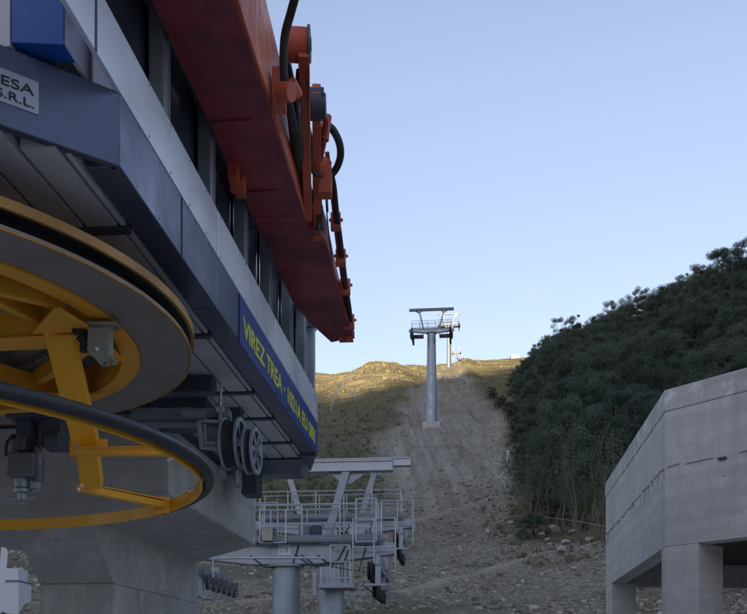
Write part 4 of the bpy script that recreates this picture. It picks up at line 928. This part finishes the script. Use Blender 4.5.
me = np_mesh('grass_tufts', np.vstack([a_, c_, e2]), np.vstack([b_, d_+len(a_), f2+len(a_)+len(c_)]), M['grass'], False); ob = bpy.data.objects.new('grass', me); C.objects.link(ob); tag(ob, 'rough mountain grass, dark green below and golden on the sunlit crest', 'grass', kind='stuff')

# ---------------------------------------------------------------- wood on the right
def leaf_mat(name, a, b):
    k = NB(name); oi = k.n('ShaderNodeNewGeometry').outputs['Random Per Island']; ob_ = k.n('ShaderNodeObjectInfo').outputs['Random']
    c = k.mix(oi, a, b); tone = k.ramp(ob_, [(0., (.55, .62, .60)), (.3, (1., .95, .82)), (.55, (.8, .92, 1.)), (.8, (1.1, 1.05, .88)), (1., (.8, .8, .85))]); c = k.mix(1., c, tone, 'MULTIPLY')
    m = k.fin(c, .52, 0, .45); tr = k.n('ShaderNodeBsdfTranslucent'); k.link(c, tr.inputs['Color']); mx = k.n('ShaderNodeMixShader'); mx.inputs[0].default_value = .5
    k.link(k.b.outputs[0], mx.inputs[1]); k.link(tr.outputs[0], mx.inputs[2]); k.link(mx.outputs[0], k.out.inputs[0]); return m
M['leaf'] = leaf_mat('dark_broad_leaf', (.085, .12, .088), (.20, .235, .175))
def make_tree(seed, hgt, rad, nleaf, leafs, bare=.12):
    r_ = random.Random(seed); trunk = MB(); tips = []
    nst = r_.choice((2, 3, 4))
    for s_ in range(nst):
        a = r_.uniform(0, 6.28); lean = r_.uniform(.1, .35)*rad; pts = [Vector((math.cos(a)*.12, math.sin(a)*.12, -.4))]; n = 6
        for i in range(1, n+1):
            f = i/n; pts.append(Vector((math.cos(a)*(.12+lean*f)+r_.uniform(-.12, .12), math.sin(a)*(.12+lean*f)+r_.uniform(-.12, .12), hgt*.88*f)))
        trunk.tube(pts, [.10*(1-.85*i/n)*hgt/7 for i in range(n+1)], 6)
        for b in range(7):
            f = r_.uniform(.25, .95); i = int(f*n); p = pts[i].lerp(pts[min(i+1, n)], f*n-i); aa = r_.uniform(0, 6.28); ln = rad*r_.uniform(.45, 1.0)*(1.15-f*.55)
            q = p+Vector((math.cos(aa)*ln, math.sin(aa)*ln, ln*r_.uniform(.25, .8))); m = p.lerp(q, .5)+Vector((0, 0, -.1)); trunk.tube([p, m, q], [.035, .022, .008], 5); tips += [(q, .75), (m.lerp(q, .4), .65)]
        tips.append((pts[-1], .7))
    for _ in range(26):   # fill the crown
        a = r_.uniform(0, 6.28); z = r_.uniform(.12, .92); rr_ = rad*math.sin(math.pi*min(1, .22+z*.78))**.6*r_.uniform(.35, 1.0)
        tips.append((Vector((math.cos(a)*rr_, math.sin(a)*rr_, z*hgt)), r_.uniform(.45, .95)))
    g_ = np.random.default_rng(seed); T = np.array([t[0][:] for t in tips]); S = np.array([t[1] for t in tips]); pk = g_.integers(0, len(T), nleaf)
    d = g_.normal(size=(nleaf, 3)); d /= np.linalg.norm(d, axis=1)[:, None]; rr_ = g_.uniform(.15, 1, nleaf)**.55*S[pk]*rad*.33
    c = T[pk]+d*rr_[:, None]*np.array([1, 1, .8]); nrm = d*.6+g_.normal(size=(nleaf, 3))*.6+np.array([0, 0, .5]); nrm /= np.linalg.norm(nrm, axis=1)[:, None]
    tx = np.cross(nrm, g_.normal(size=(nleaf, 3))); tx /= np.linalg.norm(tx, axis=1)[:, None]; ty = np.cross(nrm, tx); l_ = leafs*g_.uniform(.6, 1.3, nleaf)[:, None]
    V_ = np.stack([c-tx*l_, c-ty*l_*.5+nrm*l_*.12, c+tx*l_, c+ty*l_*.5-nrm*l_*.05], 1).reshape(-1, 3); F_ = np.arange(nleaf*4).reshape(-1, 4)
    cm = np_mesh('crown', V_, F_, M['leaf'], False)
    tm = bpy.data.meshes.new('trunk'); tm.from_pydata([tuple(p) for p in trunk.v], [], trunk.f); tm.materials.append(M['bark']); return tm, cm
kinds = [make_tree(11+i, h_, r_, n_, l_) for i, (h_, r_, n_, l_) in enumerate(((7.5, 2.5, 17000, .075), (6.3, 2.2, 14000, .07), (8.6, 2.8, 21000, .078), (5.2, 2.0, 11000, .068), (7.0, 2.9, 18000, .075)))]
kinds.append(make_tree(55, 8.0, 2.3, 12000, .08)); kinds.append(make_tree(71, 7.4, 2.6, 13500, .08))
def add_tree(x, y, kd, sc_, label=None, zoff=0):
    e_ = bpy.data.objects.new('broadleaf_tree', None); C.objects.link(e_); e_.location = (x, y, H(x, y)+zoff); e_.scale = (sc_, sc_, sc_*random.uniform(.9, 1.1)); e_.rotation_euler = (random.uniform(-.06, .06), random.uniform(-.06, .06), random.uniform(0, 6.28))
    tag(e_, label or 'dark green broadleaf tree packed among others in the hillside wood', 'tree', 'broadleaf trees of the hillside wood'); tm, cm = kinds[kd]
    for n_, m_ in (('trunk', tm), ('crown', cm)): o = bpy.data.objects.new(n_, m_); C.objects.link(o); o.parent = e_
    return e_
FU = np.array([510, 518, 530, 545, 557, 575, 590, 615, 635, 650, 670, 690, 710, 720, 747, 820, 1000]); FV = np.array([372, 362, 348, 331, 322, 318, 318, 300, 291, 287, 280, 270, 259, 247, 241, 225, 190.])
heights = [7.5, 6.3, 8.6, 5.2, 7.0, 8.0, 7.4]
placed = []
rt = random.Random(21); cnt = 0
for tries in range(9000):
    if cnt >= 282: break
    y = 65*(230/65)**(rt.random()**.85); u = rt.uniform(508, 860); x = (u-373.5)/950*y
    if x < np.interp(y, RE_Y, RE_X)+2.2+1.2*rt.random(): continue
    if x > 95: continue
    mind = 2.6+y*.012
    if any((x-a)**2+(y-b)**2 < mind*mind for a, b in placed): continue
    kd = rt.randrange(5); sc_ = rt.uniform(.75, 1.15); top = (667-np.interp(u, FU, FV)-7)/950*y; hmax = top-H(x, y)
    if u < 540: sc_ *= .75
    if heights[kd]*.97*sc_ > hmax: sc_ = hmax/heights[kd]/.97
    if sc_ < .38: continue
    placed.append((x, y)); add_tree(x, y, kd, sc_); cnt += 1
print('trees', cnt)
# trees that make the skyline
sky_trees = [(559, 316, 118, 5, 'leftmost tall tree of the wood, its ragged top sticking up against the sky'), (576, 314, 112, 5, 'spiky tree top on the skyline, second from the left end of the wood'), (596, 313, 108, 6, 'rounded tree top on the skyline, a step right of the spiky one'),
             (617, 297, 104, 4, 'broad bushy tree top where the wood skyline first steps up'), (640, 288, 100, 2, 'wide tree top in the middle of the wood skyline, above the building corner'), (662, 281, 98, 6, 'tree top in the skyline above the left part of the building'),
             (683, 272, 95, 5, 'feathery tree top on the skyline just left of the highest trees'), (704, 262, 93, 4, 'second highest skyline tree, left of the two tallest'), (722, 246, 90, 6, 'tall dark tree with pointed top next to the right edge of the photo'), (745, 239, 88, 2, 'tallest tree of the wood at the right edge of the photo')]
for (u, v, y, kd, lab) in sky_trees:
    best = min((abs((667-v)/950*yy-H((u-373.5)/950*yy, yy)-8.6*.9), yy) for yy in range(100, 222, 4)); y = best[1]
    x = (u-373.5)/950*y; need = (667-v)/950*y-H(x, y); e_ = add_tree(x, y, kd, max(.4, need/(heights[kd]*1.0)), lab); e_.scale.z = e_.scale.x
rb_ = random.Random(77); nb2 = 0
for tries in range(900):     # low bushes fringing the wood
    if nb2 >= 34: break
    y = rb_.uniform(58, 150); re_ = float(np.interp(y, RE_Y, RE_X)); x = re_+rb_.uniform(.8, 3.2) if y > 66 else rb_.uniform(9.5, 15.5)
    if y < 66 and rb_.random() < .6: continue
    if any((x-a)**2+(y-b)**2 < 2. for a, b in placed): continue
    placed.append((x, y)); nb2 += 1; kd = rb_.choice((3, 1)); e_ = add_tree(x, y, kd, rb_.uniform(.28, .5), 'low scrubby bush on the fringe between gravel and wood'); e_.name = 'bush'; e_['category'] = 'bush'; e_['group'] = 'bushes fringing the wood'; e_.scale.z *= .7
# thin pale saplings along the foot of the wood
def sapling(x, y, hgt, seed, lab):
    r_ = random.Random(seed); e_ = bpy.data.objects.new('sapling', None); C.objects.link(e_); e_.location = (x, y, H(x, y)); off[e_.name] = Vector(e_.location); tag(e_, lab, 'sapling', 'bare saplings along the foot of the wood')
    mb = MB(); o_ = Vector(e_.location); tips = []
    for s_ in range(r_.choice((1, 2, 2))):
        ax_, ay_ = r_.uniform(-1., 1.), r_.uniform(-.5, .5); pts = [o_+Vector((ax_*.3, ay_*.3, -.2))]
        for i in range(1, 7): f = i/6; pts.append(o_+Vector((ax_*(.3+f*1.4)+r_.uniform(-.16, .16), ay_*(.3+f)+r_.uniform(-.08, .08), hgt*f*r_.uniform(.95, 1))))
        mb.tube(pts, [.045*(1-.8*i/6) for i in range(7)], 6)
        for b in range(6): i = r_.randint(2, 5); q = pts[i]+Vector((r_.uniform(-.8, .8), r_.uniform(-.8, .8), r_.uniform(.3, 1.1))); mb.tube([pts[i], q], [.016, .005], 4); tips.append(q)
    obj('trunk', mb, M['sap_bark'], e_)
    g_ = np.random.default_rng(seed); T = np.array([t[:] for t in tips]); n = 520; c = T[g_.integers(0, len(T), n)]+g_.normal(size=(n, 3))*.28-np.array(o_[:]); l_ = .07
    tx = g_.normal(size=(n, 3)); tx /= np.linalg.norm(tx, axis=1)[:, None]; ty = np.cross(tx, g_.normal(size=(n, 3))); ty /= np.linalg.norm(ty, axis=1)[:, None]
    V_ = np.stack([c-tx*l_, c-ty*l_*.6, c+tx*l_, c+ty*l_*.6], 1).reshape(-1, 3); cm = np_mesh('crown', V_, np.arange(n*4).reshape(-1, 4), M['leaf'], False); o = bpy.data.objects.new('crown', cm); C.objects.link(o); o.parent = e_
M['sap_bark'] = paint('pale_sapling_bark', (.17, .155, .135), .9, 0., .5, (.08, .07, .06), 8.)
saps = [(566, 541, 6.6), (586, 548, 7.2), (603, 550, 6.5), (531, 524, 5.),(591, 548, 6.2), (600, 547, 5.6), (583, 545, 5.), (570, 541, 4.6), (553, 534, 4.2), (537, 528, 3.6), (526, 520, 3.2), (596, 550, 4.4), (577, 540, 4.4), (562, 534, 3.6), (545, 528, 4.4), (518, 505, 3.)]
for i, (u, v, h_) in enumerate(saps):
    x, y = hit(u, v-8)
    lab = 'thin pale-stemmed sapling at the foot of the dark wood'
    sapling(x, y, h_, 100+i, lab)

# wire fence before the wood: posts and one slack wire
fe = empty('wire_fence', (9.4, 57, H(9.4, 57)), 'slack wire strung on thin posts along the foot of the wood', 'fence')
pts = [(509, 516, 66), (540, 517, 60), (575, 521, 56), (607, 527, 53)]; mb = MB(); Wp_ = [Vector(P(*p)) for p in pts]; mb.tube(smooth_pts(Wp_), .011, 6); obj('wire', mb, 'galv_light', fe)
for p in Wp_: mb = MB(); mb.cyl((p.x, p.y, H(p.x, p.y)-.2), (p.x, p.y, max(p.z, H(p.x, p.y))+.1), .035, n=8); obj('post', mb, 'bark', fe)
# piste marker, crest hut, boundary fence on the left shoulder
x, y = hit(507, 463); mb = MB(); z = H(x, y); mb.cyl((x, y, z-.2), (x+.08, y, z+1.1), .06, n=8); mb.box((x-.02, y-.03, z+.75), (x+.22, y+.03, z+1.15)); o = obj('marker_post', mb, 'white', None, origin=(x, y, z)); tag(o, 'short white marker post on the bank right of the gravel piste', 'marker post')
x, y, _ = P(515, 360, 262); z = H(x, y)-.4; hu = empty('hut', (x, y, z), 'tiny white hut on the crest just left of the wood', 'hut')
mb = MB(); mb.box((x-1.2, y-1., z-.8), (x+1.2, y+1., z+1.0)); obj('wall', mb, 'white', hu); mb = MB(); mb.prism([(x-1.4, y-1.2, z+1.0), (x+1.4, y-1.2, z+1.0), (x, y-1.2, z+1.4)], (0, 2.4, 0)); obj('roof', mb, 'galv', hu)
fe = None
fp = [(331, 412), (334, 403), (338, 395), (343, 388), (349, 381), (356, 376)]; pp = [hit(*p) for p in fp]
f_ = empty('boundary_fence', (pp[0][0], pp[0][1], H(*pp[0])), 'pale post-and-rail fence curving up the left shoulder of the hill', 'fence')
prev = None
for (x, y) in pp:
    z = H(x, y); mb = MB(); mb.cyl((x, y, z-.2), (x, y, z+1.4), .05, n=6); obj('post', mb, 'galv', f_)
    if prev:
        mb = MB()
        for dz in (.7, 1.3): mb = MB(); mb.cyl((prev[0], prev[1], prev[2]+dz), (x, y, z+dz), .035, n=6); obj('rail', mb, 'galv', f_)
    prev = (x, y, z)
x, y = hit(355, 402); z = H(x, y); mb = MB(); mb.cyl((x, y, z-.2), (x, y, z+2.6), .06, n=8); o = obj('pole', mb, 'galv', None, origin=(x, y, z)); tag(o, 'single pale pole standing on the golden left shoulder of the hill', 'pole')
# pale site things seen past the left side of the pier
x0, y0 = P(-30, 597, 38)[:2]; z0 = zr(597, 38)
cb = empty('site_cabin', (x0, y0, z0), 'low white site container glimpsed left of the concrete pier', 'container')
mb = MB(); mb.box((P(-70, 0, 38)[0], 37.2, z0-1.5), (P(26, 0, 38)[0], 38.6, zr(583, 38))); obj('body', mb, 'white', cb, bevel=.01)
mb = MB(); mb.box((P(-70, 0, 38)[0], 37.4, zr(583, 38)+.003), (P(24, 0, 38)[0], 38.4, zr(570, 38))); obj('upper_body', mb, 'white', cb, bevel=.02)
mb = MB(); mb.box((P(-71, 0, 38)[0], 37.15, zr(583.5, 38)), (P(26.5, 0, 38)[0], 38.7, zr(582, 38))); obj('trim', mb, 'galv_dark', cb)
mb = MB(); mb.hull8([P(-3, 594, 34), P(4, 594, 34), P(4, 594, 34.3), P(-3, 594, 34.3), P(2, 540, 34), P(8, 552, 34), P(8, 552, 34.3), P(2, 540, 34.3)]); o = obj('board', mb, 'white', None, origin=P(1, 594, 34)); tag(o, 'upright white board with a slanted top at the left edge, before the container', 'board')
